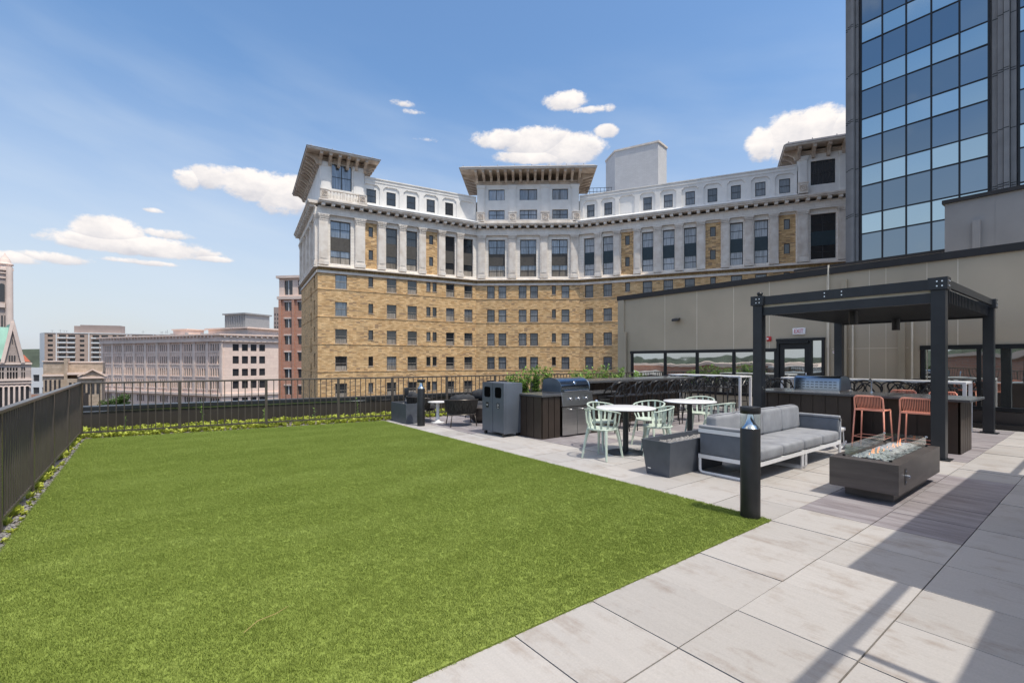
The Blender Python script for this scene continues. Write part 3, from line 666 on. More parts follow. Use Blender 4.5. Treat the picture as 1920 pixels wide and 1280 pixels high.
b = MB(); b.box(x0+.075,x1,y0,y1,.06,1.05); b.box(x0+.0195,x0+.0745,y0,y0+.004,.06,1.05); b.box(x0+.0195,x0+.0745,y1-.004,y1,.06,1.05); b.box(x0+.0195,x0+.0745,y0+.0041,y1-.0041,1.041,1.05); b.build('body', M['binm'], t, bevel=.006)
for px in (x0+.04,x1-.09):
    for py in (y0+.04,y1-.09): b = MB(); b.box(px,px+.05,py,py+.05,0,.06); b.build('foot', M['black'], t)
for k, (a, c) in enumerate(((y0+.004,(y0+y1)/2-.006),((y0+y1)/2+.006,y1-.004))):
    d = MB(); F = Fr((x0+.018,c),(0,-1)); w = c-a; cx = w/2
    d.fbox(F, .0, w, .0, -.02, .08, 1.04); do = d.build('door', M['binm'], t, bevel=.003, seg=1)
    h = MB(); pts = []
    for sx, sz, a0 in ((1,1,0),(-1,1,PI/2),(-1,-1,PI),(1,-1,1.5*PI)):
        for q in range(6): aa = a0+q*PI/10; pts.append((cx+sx*.062+.042*math.cos(aa), .86+sz*.062+.042*math.sin(aa)))
    h.grid([[F.p(u,.0005,z) for u,z in pts],[F.p(u,.004,z) for u,z in pts]], close=True, sm=False, capA=True, capB=True); h.build('opening', M['hole'], do)  # solid plate on the door, darkness of the opening painted in its colour
    h = MB(); h.fbox(F, cx-.046, cx+.046, .004, .0005, .545, .655); lb = h.build('label_plate', M['black'], do, bevel=.002, seg=1)
    if k == 1 - 1 + 0:
        p = F.p(cx, .0045, .535); h = MB(); h.tube([F.p(cx+.020*math.cos(q), .006, .615+.020*math.sin(q)) for q in [i*2*PI/12 for i in range(12)]], .004, n=4, closed=True); h.build('symbol', M['white'], lb)
        h = MB(); h.fbox(F, cx-.02, cx+.02, .006, .0041, .560, .570); h.build('caption', M['white'], lb)
    else:
        h = MB(); h.fbox(F, cx-.026, cx+.026, .006, .0041, .590, .606); h.build('caption', M['white'], lb)
# ---------------------------------------------------------------- clad cabinet run helper
def clad(b, F, u0, u1, z0, z1, pitch=.2, n=0.0, th=.02):
    b.fbox(F, u0, u1, n, n-th, z0, z1)
    k = max(1, round((u1-u0)/pitch)); w = (u1-u0)/k
    for i in range(k): b.fbox(F, u0+i*w+.007, u0+(i+1)*w-.007, n+.012, n+.0005, z0+.004, z1-.004)
def grill(t, cx, y, F, zc, w=.82, back=False):
    pass
# ---------------------------------------------------------------- first grill island
t = thing('grill_island', 'brown clad grill island with dark granite top behind the mint chairs', 'outdoor kitchen', (6.9,7.1,0))
X0,X1,Y0,Y1,ZT = 5.90,8.05,6.73,7.45,.84
b = MB(); b.box(X0+.02,6.38,Y0+.02,Y1-.02,0,ZT-.04); b.box(7.26,X1-.02,Y0+.02,Y1-.02,0,ZT-.04); b.box(6.38,7.26,7.0,Y1-.02,0,ZT-.04)
clad(b, Fr((X0+.02,Y1-.02),(0,-1)), 0, Y1-Y0-.04, .0, ZT-.045, .235); clad(b, Fr((X0+.02,Y0+.02),(1,0)), 0, .46, 0, ZT-.045, .155); clad(b, Fr((7.26,Y0+.02),(1,0)), 0, .77, 0, ZT-.045, .19)
b.build('cabinet', M['cabinet'], t)
b = MB(); b.box(X0-.02,6.42,Y0-.02,Y1+.02,ZT-.04,ZT); b.box(7.22,X1+.02,Y0-.02,Y1+.02,ZT-.04,ZT); b.box(6.42,7.22,7.2,Y1+.02,ZT-.04,ZT); b.build('countertop', M['granite'], t, bevel=.004, seg=1)
b = MB()
for k in (0,1): b.box(6.41+.41*k, 6.81+.41*k, 6.70,6.725,.03,.58)
o = b.build('cabinet_door', M['steel'], t, bevel=.003, seg=1)
b = MB(); [b.cyl((xx,6.675,.535),(xx+.22,6.675,.535),.008,8) for xx in (6.55,6.87)]; b.build('handle', M['steel'], o)
b = MB(); b.box(7.42,7.80,6.690,6.70,.40,.76); o = b.build('tank_drawer', M['black'], t); b = MB(); [b.box(7.46,7.76,6.680,6.689,zz,zz+.028) for zz in (.45,.52,.59,.66)]; b.build('louver', M['steel'], o)
b = MB(); b.tube([(7.32,6.66,.50),(7.32,6.66,.66)],.045,n=16); b.lathe([(.046,.66),(.03,.69),(0,.69)],(7.32,6.66,0),16); b.build('paper_cup_holder', M['chrome'], t)
def make_grill(loc, rz, label):
    """stainless built in grill, front towards local -y, width 0.86"""
    t = thing('gas_grill', label, 'grill')
    b = MB(); b.box(-.41,.41,-.33,.30,-.23,.02); b.build('firebox', M['steel'], t, bevel=.004, seg=1)
    b = MB(); b.hexa([(-.43,-.40,-.22),(.43,-.40,-.22),(.43,-.33,-.22),(-.43,-.33,-.22),(-.43,-.36,.04),(.43,-.36,.04),(.43,-.33,.04),(-.43,-.33,.04)]); b.build('control_panel', M['steel'], t, bevel=.004, seg=1)
    for x in (-.22,0,.22):
        b = MB(); b.tube([(x,-.385,-.08),(x,-.425,-.085)],.024,n=18); b.box(x-.004,x+.004,-.436,-.42,-.06,-.02); b.build('knob', M['chrome'], t)
    # hood: a quarter-round roll top
    prof = [(-.30,.05),(-.315,.10),(-.31,.17),(-.28,.235),(-.22,.285),(-.12,.315),(.02,.325),(.14,.31),(.2,.28),(.22,.20),(.225,.05)]
    b = MB(); b.grid([[(-.385,y,z) for y,z in prof],[(.385,y,z) for y,z in prof]], sm=True)
    hd = b.build('hood', M['hood'], t)
    for s in (-1,1):
        b = MB(); q = [(s*.385,y,z) for y,z in prof]; r = [(s*.41,y*1.02,z*1.015-.001) for y,z in prof]; b.grid([q,r]); 
        b.face([(s*.405,y,z) for y,z in (prof if s>0 else prof[::-1])])
        b.build('hood_side', M['hood2'], hd)
    b = MB(); b.cyl((-.34,-.345,.075),(.34,-.345,.075),.016,14); [b.cyl((x,-.345,.075),(x,-.30,.075),.01,8) for x in (-.3,.3)]; b.build('handle', M['chrome'], hd)
    b = MB(); b.lathe([(0,0),(.04,0),(.04,.006),(.034,.01),(0,.01)],(0,0,0),20); g = b.build('thermometer', M['chrome'], hd); g.rotation_euler = (math.radians(62),0,0); g.location = (0,-.293,.225)
    b = MB(); b.box(-.40,.40,-.325,.25,.021,.05); b.build('rim', M['steel'], t)
    t.location = loc; t.rotation_euler = (0,0,rz); return t
M['hood2'] = mat('blue grey hood end', (0.16,0.20,0.25), .3, .7, n_amt=.06)
make_grill((6.82,7.07,.82), 0, 'stainless gas grill set in the first island with three knobs facing the tables')
# ---------------------------------------------------------------- bar island by the fence
t = thing('bar_counter', 'long dark bar counter with black stools in front of the fence', 'bar', (9.6,7.6,0))
b = MB(); b.box(7.7,11.5,7.45,7.95,0,1.0); clad(b, Fr((7.7,7.45),(1,0)), 0, 3.8, 0, 1.0, .2); clad(b, Fr((7.7,7.95),(0,-1)), 0, .5, 0, 1.0, .2); b.build('cabinet', M['cabinet'], t)
b = MB(); b.box(7.58,11.62,7.08,8.05,1.0,1.05); b.build('countertop', M['granite'], t, bevel=.005, seg=1)
# ---------------------------------------------------------------- planter bed with shrubs behind
def leafy(name, label, x, y, z, h, r, n, group, lw=.05, upr=.7):
    t = thing(name, label, 'shrub', (x, y, z), 0, group); rd = random.Random(int(x*37+y*11)); b = MB(); l = MB()
    for k in range(14):
        a = rd.uniform(0,6.28); rr = rd.uniform(.1,1)*r; hh = h*rd.uniform(.7,1.2); p = [(x,y,z),(x+math.cos(a)*rr*.4,y+math.sin(a)*rr*.4,z+hh*.5),(x+math.cos(a)*rr,y+math.sin(a)*rr,z+hh)]
        b.tube(p,[.007,.005,.002],n=4)
        for q in range(n):
            u = rd.uniform(.2,1); c = Vector(p[0]).lerp(Vector(p[1]),u*2) if u<.5 else Vector(p[1]).lerp(Vector(p[2]),u*2-1)
            c += Vector((rd.uniform(-.05,.05),rd.uniform(-.05,.05),rd.uniform(-.03,.05))); a2 = rd.uniform(0,6.28); L_ = lw*rd.uniform(1.2,2.6); e = rd.uniform(-.1,1.2)
            d = Vector((math.cos(a2)*math.cos(e),math.sin(a2)*math.cos(e),math.sin(e)*upr))*L_; s = Vector((-math.sin(a2),math.cos(a2),.1))*L_*.2
            l.face([c,c+d*.5-s,c+d,c+d*.5+s])
    b.build('stem', M['bark'], t); l.fixn = False; l.build('foliage', M['leaf'], t); return t
for k, (xa, xb, lab) in enumerate([(7.6,9.45,'dark planter box holding shrubs behind the first grill island'),(9.9,13.7,'long dark planter box holding shrubs behind the bar counter')]):
    pt = thing('planter_box', lab, 'planter', ((xa+xb)/2,10.2,0)); b = MB(); ya, yb, h = 9.95,10.4,.5
    b.box(xa,xb,ya,ya+.03,0,h); b.box(xa,xb,yb-.03,yb,0,h); b.box(xa,xa+.03,ya+.03,yb-.03,0,h); b.box(xb-.03,xb,ya+.03,yb-.03,0,h); b.build('box', M['brown'], pt)
    b = MB(); b.box(xa+.03,xb-.03,ya+.03,yb-.03,.35,.45); b.build('soil', M['soil'], pt)
for k, (x, lab, h) in enumerate([(7.9,'leftmost bright green shrub right of the recycling bin',.60),(8.3,'second bright green shrub between the recycling bin and the grill hood',.66),(8.7,'tallest bushy shrub just left of the grill hood',.74),(9.15,'shrub half hidden behind the grill hood',.70),(10.3,'green shrub just right of the grill hood above the bar counter',.62),(10.9,'second green shrub above the left half of the bar counter',.72),(11.6,'loose green shrub above the middle of the bar counter',.74),(12.3,'arching green shrub above the right half of the bar counter',.70),(13.2,'small green shrub above the right end of the bar counter',.55)]):
    leafy('shrub', lab, x, 10.18, .44, h, .36, 46, 'green shrubs in the planter boxes by the fence', .055)
# ---------------------------------------------------------------- seating
def make_masters(h=.75):
    """black stool: interlaced back loops, front (knees) towards local +x"""
    t = thing('bar_stool', 'x', 'stool')
    b = MB(); b.lathe([(0,h-.012),(.17,h-.02),(.2,h-.012),(.205,h),(.19,h+.01),(.1,h+.004),(0,h)],(0,0,0),20,sx=1,sy=1.02); b.build('seat', M['black'], t)
    for sx in (-1,1):
        for sy in (-1,1):
            b = MB(); b.tube([(sx*.155,sy*.155,h-.01),(sx*.185,sy*.185,h*.5),(sx*.215,sy*.215,0)],[.016,.013,.011],n=8); b.build('leg', M['black'], t)
    b = MB(); z = .27; r = .2; b.tube([(-r,-r,z),(r,-r,z),(r,r,z),(-r,r,z)],.009,n=6,closed=True); b.build('footrest', M['black'], t)
    def arc(f, n=22): return [f(i/n) for i in range(n+1)]
    H = h+.30
    c1 = arc(lambda s: (-.155+.33*0-.06*math.sin(PI*s)-.02+ (.30 if s in (0,1) else .30*(abs(2*s-1)**3)), -.245*math.cos(PI*s), h+.0+ (H-h)*math.sin(PI*s)**.55 if 0 < s < 1 else h))
    c2 = arc(lambda s: (-.19-.02*math.cos(2*PI*s), -.14+.145*math.cos(PI*s*2)*1.0-.02, h+.14+.145*math.sin(PI*s*2)), 20)
    c3 = arc(lambda s: (-.19-.02*math.cos(2*PI*s), .14+.145*math.cos(PI*s*2)*1.0+.02, h+.14+.145*math.sin(PI*s*2)), 20)
    c4 = arc(lambda s: (-.175-.04*math.sin(PI*s), -.19+.38*s, h+.02+.22*math.sin(PI*s)))
    b = MB(); b.tube(c1,.0165,n=7); b.tube(c2[:-1],.014,n=7,closed=True); b.tube(c3[:-1],.014,n=7,closed=True); b.tube(c4,.016,n=7); b.build('backrest', M['black'], t)
    return t
ms = make_masters()
stools = [(7.85,6.62,'black bar stool at the left end of the bar counter'),(8.45,6.60,'second black bar stool from the left at the bar counter'),(9.08,6.62,'third black bar stool from the left at the bar counter'),(9.66,6.60,'fourth black bar stool from the left at the bar counter'),(10.25,6.62,'fifth black bar stool from the left at the bar counter'),(10.85,6.6,'black bar stool at the right end of the bar counter')]
first = True
for x, y, lab in stools: place(ms, (x,y,0), PI/2+random.uniform(-.15,.15), lab, first)['group'] = 'black stools along the bar counter'; first = False
hi = [(12.72,8.45,'black stool at the far left corner of the left white high table',0),(12.72,7.9,'black stool second from the left in front of the left white high table',0),(12.72,7.35,'black stool third from the left in front of the left white high table',0),(12.74,6.82,'black stool at the right end in front of the left white high table',0),
      (14.15,8.2,'black stool behind the left white high table near its far end',PI),(14.15,7.2,'black stool behind the left white high table near its near end',PI),
      (12.74,5.35,'black stool at the left end of the right white high table by the door',0),(12.7,4.62,'black stool behind the grill of the bar under the pergola',0),(12.74,3.55,'black loop backed stool right of the grill under the pergola',0),(12.74,2.93,'black loop backed stool between the coral stools and the wall',0),(12.74,2.42,'black loop backed stool beside the near pergola post',0),(14.15,4.4,'black stool on the wall side of the right white high table',PI),(14.15,3.0,'black stool on the wall side near the right end of the white high table',PI)]
for x, y, lab, rz in hi: place(ms, (x,y,0), rz+random.uniform(-.12,.12), lab, False)['group'] = 'black stools at the white high tables'
def high_table(label, x0, x1, y0, y1, z=1.06):
    t = thing('high_table', label, 'table', ((x0+x1)/2,(y0+y1)/2,0), 0, 'white framed high tables by the wall')
    b = MB(); b.box(x0,x1,y0,y1,z-.045,z); b.build('tabletop', M['whitemetal'], t, bevel=.004, seg=1)
    w = .055
    for yy in (y0, y1-w):
        for xx in (x0, x1-w):
            b = MB(); b.box(xx,xx+w,yy,yy+w,0,z-.047); b.build('leg', M['whitemetal'], t)
        b = MB(); b.box(x0+w,x1-w,yy+.003,yy+w-.003,.0,.045); b.build('foot_rail', M['whitemetal'], t)
high_table('long white high table nearer the bar counter left of the pergola', 13.05,13.7,6.55,8.85)
high_table('long white high table behind the pergola bar in front of the door', 13.05,13.7,1.98,5.5)
# round tables
def round_table(label, x, y):
    t = thing('round_table', label, 'table', (x,y,0), 0, 'round white topped tables with mint chairs')
    b = MB(); b.lathe([(0,.705),(.455,.705),(.47,.712),(.475,.722)],(x,y,0),56); b.build('rim', M['brown'], t)
    b = MB(); b.lathe([(.475,.723),(.475,.732),(.47,.736),(0,.736)],(x,y,0),56); b.build('tabletop', M['laminate'], t)
    b = MB(); b.lathe([(.045,.016),(.045,.703)],(x,y,0),20); b.build('column', M['charcoal'], t)
    b = MB(); b.lathe([(.30,0),(.305,.008),(.30,.014),(.07,.02),(.05,.03),(0,.03)],(x,y,0),48); b.build('base', M['charcoal'], t)
round_table('round white table nearer the grill island with a dark pedestal', 6.16,4.97)
round_table('round white table farther right behind the grey sofa', 8.10,5.03)
def make_mint():
    """mint chair: round seat, bent top rail on flat slats; faces local +x"""
    t = thing('armchair', 'x', 'chair')
    b = MB(); b.lathe([(0,.435),(.2,.432),(.225,.44),(.23,.455),(.222,.464),(.15,.456),(0,.45)],(0.01,0,0),32,sx=1.02,sy=1.0); b.build('seat', M['mint'], t)
    A = [math.radians(75 + 210*i/26) for i in range(27)]
    def R(a, z): return (.02+.255*math.cos(a), .275*math.sin(a), z)
    def zt(a): return .765 - .075*abs((a-PI)/math.radians(105))**1.6
    b = MB(); b.tube([R(a, zt(a)) for a in A], .0155, n=8, flat=(1.0,.75)); b.build('top_rail', M['mint'], t)
    b = MB()
    for i in range(9):
        a = math.radians(80 + 200*i/8); p0 = (.02+.205*math.cos(a), .21*math.sin(a), .45); p1 = R(a, zt(a)-.005); pm = [(p0[k]*.65+p1[k]*.35) for k in range(3)]; pm[0] += .02*math.cos(a); pm[1] += .02*math.sin(a)
        ct, st = math.cos(a), math.sin(a); w = .016
        rows = []
        for p in (p0, pm, p1):
            rows.append([(p[0]-st*w-ct*.005,p[1]+ct*w-st*.005,p[2]),(p[0]+st*w-ct*.005,p[1]-ct*w-st*.005,p[2]),(p[0]+st*w+ct*.005,p[1]-ct*w+st*.005,p[2]),(p[0]-st*w+ct*.005,p[1]+ct*w+st*.005,p[2])])
        b.grid(rows, close=True, sm=False, capA=True, capB=True)
    b.build('back_slats', M['mint'], t)
    for sx, sy, ox in ((1,1,.02),(1,-1,.02),(-1,1,-.0),(-1,-1,-.0)):
        b = MB(); b.tube([(sx*.15+.01,sy*.155,.44),(sx*.185+ox,sy*.185,.25),(sx*.225+ox,sy*.215,0)],[.025,.021,.0155],n=8); b.build('leg', M['mint'], t)
    return t
mc = make_mint()
mint = [(5.56,4.94,10,'mint chair at the near left side of the nearer round table'),(6.47,4.57,132,'mint chair with its back to the planter at the nearer round table'),(6.22,5.52,-95,'mint chair behind the nearer round table facing the camera'),(7.12,5.22,190,'mint chair between the two round tables'),(8.72,5.2,195,'mint chair on the far side of the farther round table'),(7.98,4.38,80,'mint chair just behind the back of the grey sofa')]
first = True
for x, y, a, lab in mint: place(mc, (x,y,0), math.radians(a), lab, first)['group'] = 'mint armchairs around the round tables'; first = False
def make_coral():
    """coral counter stool facing local +x"""
    t = thing('counter_stool', 'x', 'stool'); hs = .66; w = .20
    b = MB(); path = [(-.185,-w,hs+.005),(-.205,-w,hs+.12),(-.225,-w+.005,hs+.205),(-.233,-w+.03,hs+.232),(-.236,-w+.06,hs+.236),(-.236,w-.06,hs+.236),(-.233,w-.03,hs+.232),(-.225,w-.005,hs+.205),(-.205,w,hs+.12),(-.185,w,hs+.005)]
    b.tube(path,.0135,n=8); bk = b.build('back_frame', M['coral'], t)
    b = MB()
    for k in range(17):
        y = -w+.025+(2*w-.05)*k/16; b.tube([(-.232,y*.97,hs+.23),(-.215,y*.95,hs+.12),(-.18,y*.92,hs+.04),(-.12,y*.9,hs+.004),(.14,y*.9,hs-.002)],.0052,n=5,caps=False)
    b.build('wires', M['coral'], t)
    b = MB(); b.tube([(-.19,-w,hs),(.17,-w,hs-.004),(.2,-w+.04,hs-.01),(.2,w-.04,hs-.01),(.17,w,hs-.004),(-.19,w,hs)],.0135,n=8,closed=True); b.build('seat_frame', M['coral'], t)
    for sx, sy in ((1,1),(1,-1),(-1,1),(-1,-1)):
        b = MB(); b.tube([(sx*.175 if sx>0 else -.185,sy*w,hs),(sx*.22 if sx>0 else -.235,sy*(w+.03),0)],.0125,n=8); b.build('leg', M['coral'], t)
    b = MB(); z=.2; b.tube([(-.222,-.222,z),(.208,-.222,z),(.208,.222,z),(-.222,.222,z)],.0065,n=6,closed=True); b.build('footrest', M['coral'], t)
    return t
cs = make_coral()
coral = [(9.83,2.66,0,'left coral wire stool in front of the pergola bar'),(9.83,2.04,0,'right coral wire stool beside the near pergola post'),(11.78,2.74,180,'coral stool on the far side of the pergola bar showing only its top, left one'),(11.75,2.14,180,'coral stool on the far side of the pergola bar partly behind the near post')]
first = True
for x, y, a, lab in coral: place(cs, (x,y,0), math.radians(a), lab, first)['group'] = 'coral stools at the pergola bar'; first = False
# ---------------------------------------------------------------- lounge group
def rope_chair(label, x, y, rz, m='rope'):
    t = thing('lounge_chair', label, 'chair', (0,0,0), 0, 'dark rope lounge chairs beside the fence')
    A = [math.radians(70+220*i/28) for i in range(29)]
    def R(a, k, z): return (.37*k*math.cos(a), .38*k*math.sin(a), z)
    b = MB(); rows = []
    for z, k in ((.27,.84),(.36,.93),(.48,1.0),(.60,1.04),(.60,1.0),(.48,.96),(.36,.89),(.27,.80)): rows.append([R(a,k,z - (.0 if z<.5 else .05*abs((a-PI)/1.92)**3)) for a in A])
    rows.append(rows[0]); b.grid(rows, sm=True); b.build('backrest', M['rope'], t)
    b = MB(); b.tube([R(a,1.02,.605-.05*abs((a-PI)/1.92)**3) for a in A],.013,n=6); b.lathe([(.0,.25),(.33,.25),(.34,.265),(.33,.28),(0,.28)],(0,0,0),28); b.build('frame', M['brown'], t)
    for sx, sy in ((1,1),(1,-1),(-1,1),(-1,-1)):
        b = MB(); b.tube([(sx*.25,sy*.26,.27),(sx*.30,sy*.30,0)],.012,n=6); b.build('leg', M['brown'], t)
    b = MB(); b.lathe([(0,.285),(.27,.285),(.31,.31),(.315,.36),(.29,.40),(.15,.415),(0,.42)],(.02,0,0),28); b.build('seat_cushion', M['cushion'], t)
    b = MB(); rows = []
    for i in range(15):
        a = math.radians(108+144*i/14); e = math.sin(PI*i/14)**.35; rr = []
        for k in range(12):
            q = 2*PI*k/12; rr.append(((.265+.085*math.cos(q)*e)*math.cos(a)*1.0,(.285+.085*math.cos(q)*e)*math.sin(a),.585+.145*math.sin(q)*e+.01*math.sin(i*2.1)))
        rows.append(rr)
    b.grid(rows, close=True, sm=True, capA=True, capB=True); b.build('back_cushion', M['cushion'], t)
    t.location = (x,y,0); t.rotation_euler = (0,0,rz)
rope_chair('dark rope lounge chair seen from behind between the bollard and the bin', 5.78, 9.42, math.radians(70))
rope_chair('dark rope lounge chair behind the far bollard facing right', 5.45, 10.75, math.radians(-12))
rope_chair('dark cushioned lounge chair partly hidden behind the recycling bin', 7.0, 10.45, math.radians(215))
t = thing('side_table', 'small round white pedestal table between the lounge chairs', 'table', (5.55,10.12,0))
b = MB(); b.lathe([(.23,.49),(.235,.495),(.235,.508),(.0,.51)],(5.55,10.12,0),32); b.build('tabletop', M['laminate'], t)
b = MB(); b.lathe([(.16,0),(.165,.012),(.08,.03),(.045,.07),(.035,.25),(.05,.49)],(5.55,10.12,0),24); b.build('pedestal', M['white'], t)
t = thing('fire_bowl', 'round dark bowl on the ground beside the rope chairs', 'fire bowl', (6.55,9.6,0))
b = MB(); b.lathe([(.24,0),(.34,.09),(.40,.22),(.42,.36),(.40,.38),(.36,.37),(.33,.30),(0,.29)],(6.55,9.6,0),36); b.build('bowl', M['brown'], t)
o = pebbles('stones', t, 6.3,6.8,9.35,9.85,.30,160,.02,.035,M['lava'],5); o['kind'] = 'stuff'
# ---------------------------------------------------------------- tapered planter by the sofa
t = thing('tapered_planter', 'slate tapered planter filled with pale pebbles at the end of the grey sofa', 'planter', (5.56,3.75,0))
x0,x1,y0,y1 = 5.25,5.72,3.50,4.30
def shell(b, x0,x1,y0,y1,z0,z1,tp,th):
    o = [(x0+tp,y0+tp),(x1-tp,y0+tp),(x1-tp,y1-tp),(x0+tp,y1-tp)]; q = [(x0,y0),(x1,y0),(x1,y1),(x0,y1)]; i = [(x0+th,y0+th),(x1-th,y0+th),(x1-th,y1-th),(x0+th,y1-th)]
    R = [[(*p,z0) for p in o],[(*p,z1) for p in q],[(*p,z1) for p in i],[(*p,z1-.09) for p in i]]
    b.grid(R, close=True, sm=False, capA=True, capB=True)
x0,x1,y0,y1 = 5.23,6.62,3.515,3.96
b = MB(); shell(b, x0,x1,y0,y1,0,.455,.05,.022); b.build('pot', M['slate'], t)
o = pebbles('pebbles', t, x0+.035,x1-.035,y0+.035,y1-.035,.385,1500,.012,.022,M['pebble'],2); o['kind'] = 'stuff'
b = MB(); b.box(5.262,5.268,3.83,3.88,.075,.09); b.build('maker_plate', M['chrome'], t)
# ---------------------------------------------------------------- sofa
def pillow(b, x0,x1,y0,y1,z0,z1, r=.035, puff=.012, n=6):
    """rounded cushion block: superellipse rows along z"""
    rows = []; cx, cy = (x0+x1)/2,(y0+y1)/2; hx, hy = (x1-x0)/2,(y1-y0)/2; H = z1-z0
    def ring(ins, z, pf):
        p = []; ax, ay = hx-ins, hy-ins; K = 44
        for k in range(K):
            a = 2*PI*k/K; c, s = math.cos(a), math.sin(a); e = .16
            X = math.copysign(abs(c)**e, c); Y = math.copysign(abs(s)**e, s); p.append((cx+X*(ax+pf*(1-Y*Y)), cy+Y*(ay+pf*(1-X*X)), z))
        return p
    for q in range(5): a = q/4*PI/2; rows.append(ring(r*(1-math.sin(a)), z0+r*(1-math.cos(a)), puff*.3))
    rows.append(ring(0,(z0+z1)/2,puff))
    for q in range(5): a = q/4*PI/2; rows.append(ring(r*(1-math.cos(a)), z1-r*(1-math.sin(a)), puff*.3))
    rows.append(ring(hx*.5 if hx<hy else hy*.5, z1+puff*.5, 0))
    b.grid(rows, close=True, sm=True, capA=True, capB=True)
def sofa():
    X0,X1,Y0,Y1 = 5.84,8.56,2.72,3.50
    t = thing('sofa', 'long grey outdoor sofa with white metal frame beside the fire table', 'sofa', ((X0+X1)/2,(Y0+Y1)/2,0))
    b = MB(); b.box(X0,X1,Y0,Y0+.04,.205,.255); b.box(X0,X1,Y1-.04,Y1,.205,.255); b.box(X0,X0+.04,Y0+.04,Y1-.04,.205,.255); b.box(X1-.04,X1,Y0+.04,Y1-.04,.205,.255); b.box((X0+X1)/2-.04,(X0+X1)/2+.04,Y0+.04,Y1-.04,.205,.253)
    b.build('seat_frame', M['whitemetal'], t)
    for x in (X0, (X0+X1)/2-.08, (X0+X1)/2+.03, X1-.045):
        b = MB(); w=.045
        P = [(x+w/2,Y0+.01,.205),(x+w/2,Y0+.01,.05),(x+w/2,Y0+.03,.02),(x+w/2,Y0+.06,.012),(x+w/2,Y1-.06,.012),(x+w/2,Y1-.03,.02),(x+w/2,Y1-.01,.05),(x+w/2,Y1-.01,.205)]
        b.tube(P,[.02]*8,n=4,flat=(1.1,.8)); b.build('leg', M['whitemetal'], t)
    b = MB(); b.box(X0+.04,X1-.04,Y0+.04,Y1-.04,.21,.25); b.build('deck', M['fabricdk'], t)
    for xa, xb, lab in ((X0,X0+.07,None),(X1-.07,X1,None)):
        a = MB(); pillow(a, xa+.005,xb-.005,Y0+.02,Y1-.02,.258,.595,.02,.004); ao = a.build('arm', M['fabricdk'], t)
        a = MB(); pillow(a, xa-.005,xb+.005,Y0-.0,Y1+.0,.597,.64,.018,.0); a.build('arm_pad', M['fabric'], ao)
        a = MB(); o_ = X0-.006 if xa == X0 else X1-.004; a.box(o_,o_+.01,Y0+.005,Y1-.005,.545,.597); a.box(o_,o_+.01,Y0-.0,Y0+.02,.255,.595); a.build('arm_frame', M['whitemetal'], ao)
    b = MB(); b.box(X0+.07,X1-.07,Y1-.045,Y1-.005,.258,.60); b.build('back_panel', M['fabricdk'], t, bevel=.01)
    b = MB(); b.box(X0+.07,X1-.07,Y1-.05,Y1,.602,.63); b.build('back_rail', M['whitemetal'], t)
    n = 4; w = (X1-X0-.15)/n
    for k in range(n):
        a = MB(); pillow(a, X0+.075+k*w+.002,X0+.075+(k+1)*w-.002,Y0-.01,Y1-.17,.262,.405,.035,.006); a.build('seat_cushion', M['fabric'], t)
    for k in range(n):
        a = MB(); x0 = X0+.085+k*w; pillow(a, x0,x0+w-.008,-.08,.08,0,.37,.05,.012)
        for i, v in enumerate(a.v): a.v[i] = (v[0], Y1-.15 + v[1] + (v[2])*.17*.35 , .395 + v[2])
        a.build('back_cushion', M['fabric'], t)
sofa()
t = thing('rocking_stool', 'low white curved base peeking out beyond the end of the sofa', 'ottoman', (9.15,3.15,0))
b = MB()
for yy in (2.93,3.33): b.tube([(8.85+.6*i/10, yy, .03+.09*((i-5)/5)**2) for i in range(11)],.016,n=6)
b.tube([(8.95,2.93,.05),(8.98,2.93,.3),(8.98,3.33,.3),(8.95,3.33,.05)],.014,n=6); b.tube([(9.35,2.93,.05),(9.32,2.93,.3),(9.32,3.33,.3),(9.35,3.33,.05)],.014,n=6); b.build('frame', M['whitemetal'], t)
b = MB(); pillow(b, 8.92,9.38,2.9,3.36,.31,.37,.02,.005); b.build('seat', M['white'], t)
# ---------------------------------------------------------------- fire table
t = thing('fire_table', 'dark rectangular fire table with glass wind guard and small flames', 'fire pit', (6.92,1.73,0))
X0,X1,Y0,Y1,Z0,Z1 = 6.06,7.79,1.42,2.04,.115,.43
b = MB(); b.box(X0+.2,X1-.2,Y0+.09,Y1-.09,0,Z0); b.build('plinth', M['firebox'], t)
b = MB(); ix0,ix1,iy0,iy1 = X0+.16,X1-.16,Y0+.12,Y1-.12
R = [[(X0,Y0,Z0),(X1,Y0,Z0),(X1,Y1,Z0),(X0,Y1,Z0)],[(X0,Y0,Z1),(X1,Y0,Z1),(X1,Y1,Z1),(X0,Y1,Z1)],[(ix0,iy0,Z1),(ix1,iy0,Z1),(ix1,iy1,Z1),(ix0,iy1,Z1)],[(ix0,iy0,Z1-.06),(ix1,iy0,Z1-.06),(ix1,iy1,Z1-.06),(ix0,iy1,Z1-.06)]]
b.grid(R, close=True, sm=False, capA=True, capB=True); b.build('body', M['firebox'], t, bevel=.003, seg=1)
o = pebbles('stones', t, ix0+.015,ix1-.015,iy0+.015,iy1-.015,Z1-.03,1300,.013,.026,M['lava'],11,mound=.04); o['kind'] = 'stuff'
gx0,gx1,gy0,gy1,gz = X0+.14,X1-.14,Y0+.10,Y1-.10,Z1+.125
for a in ((gx0+.01,gx1-.01,gy0,gy0+.006),(gx0+.01,gx1-.01,gy1-.006,gy1),(gx0,gx0+.006,gy0+.01,gy1-.01),(gx1-.006,gx1,gy0+.01,gy1-.01)):
    b = MB(); b.box(*a,Z1+.012,gz); b.build('glass_panel', M['greenglass'], t)
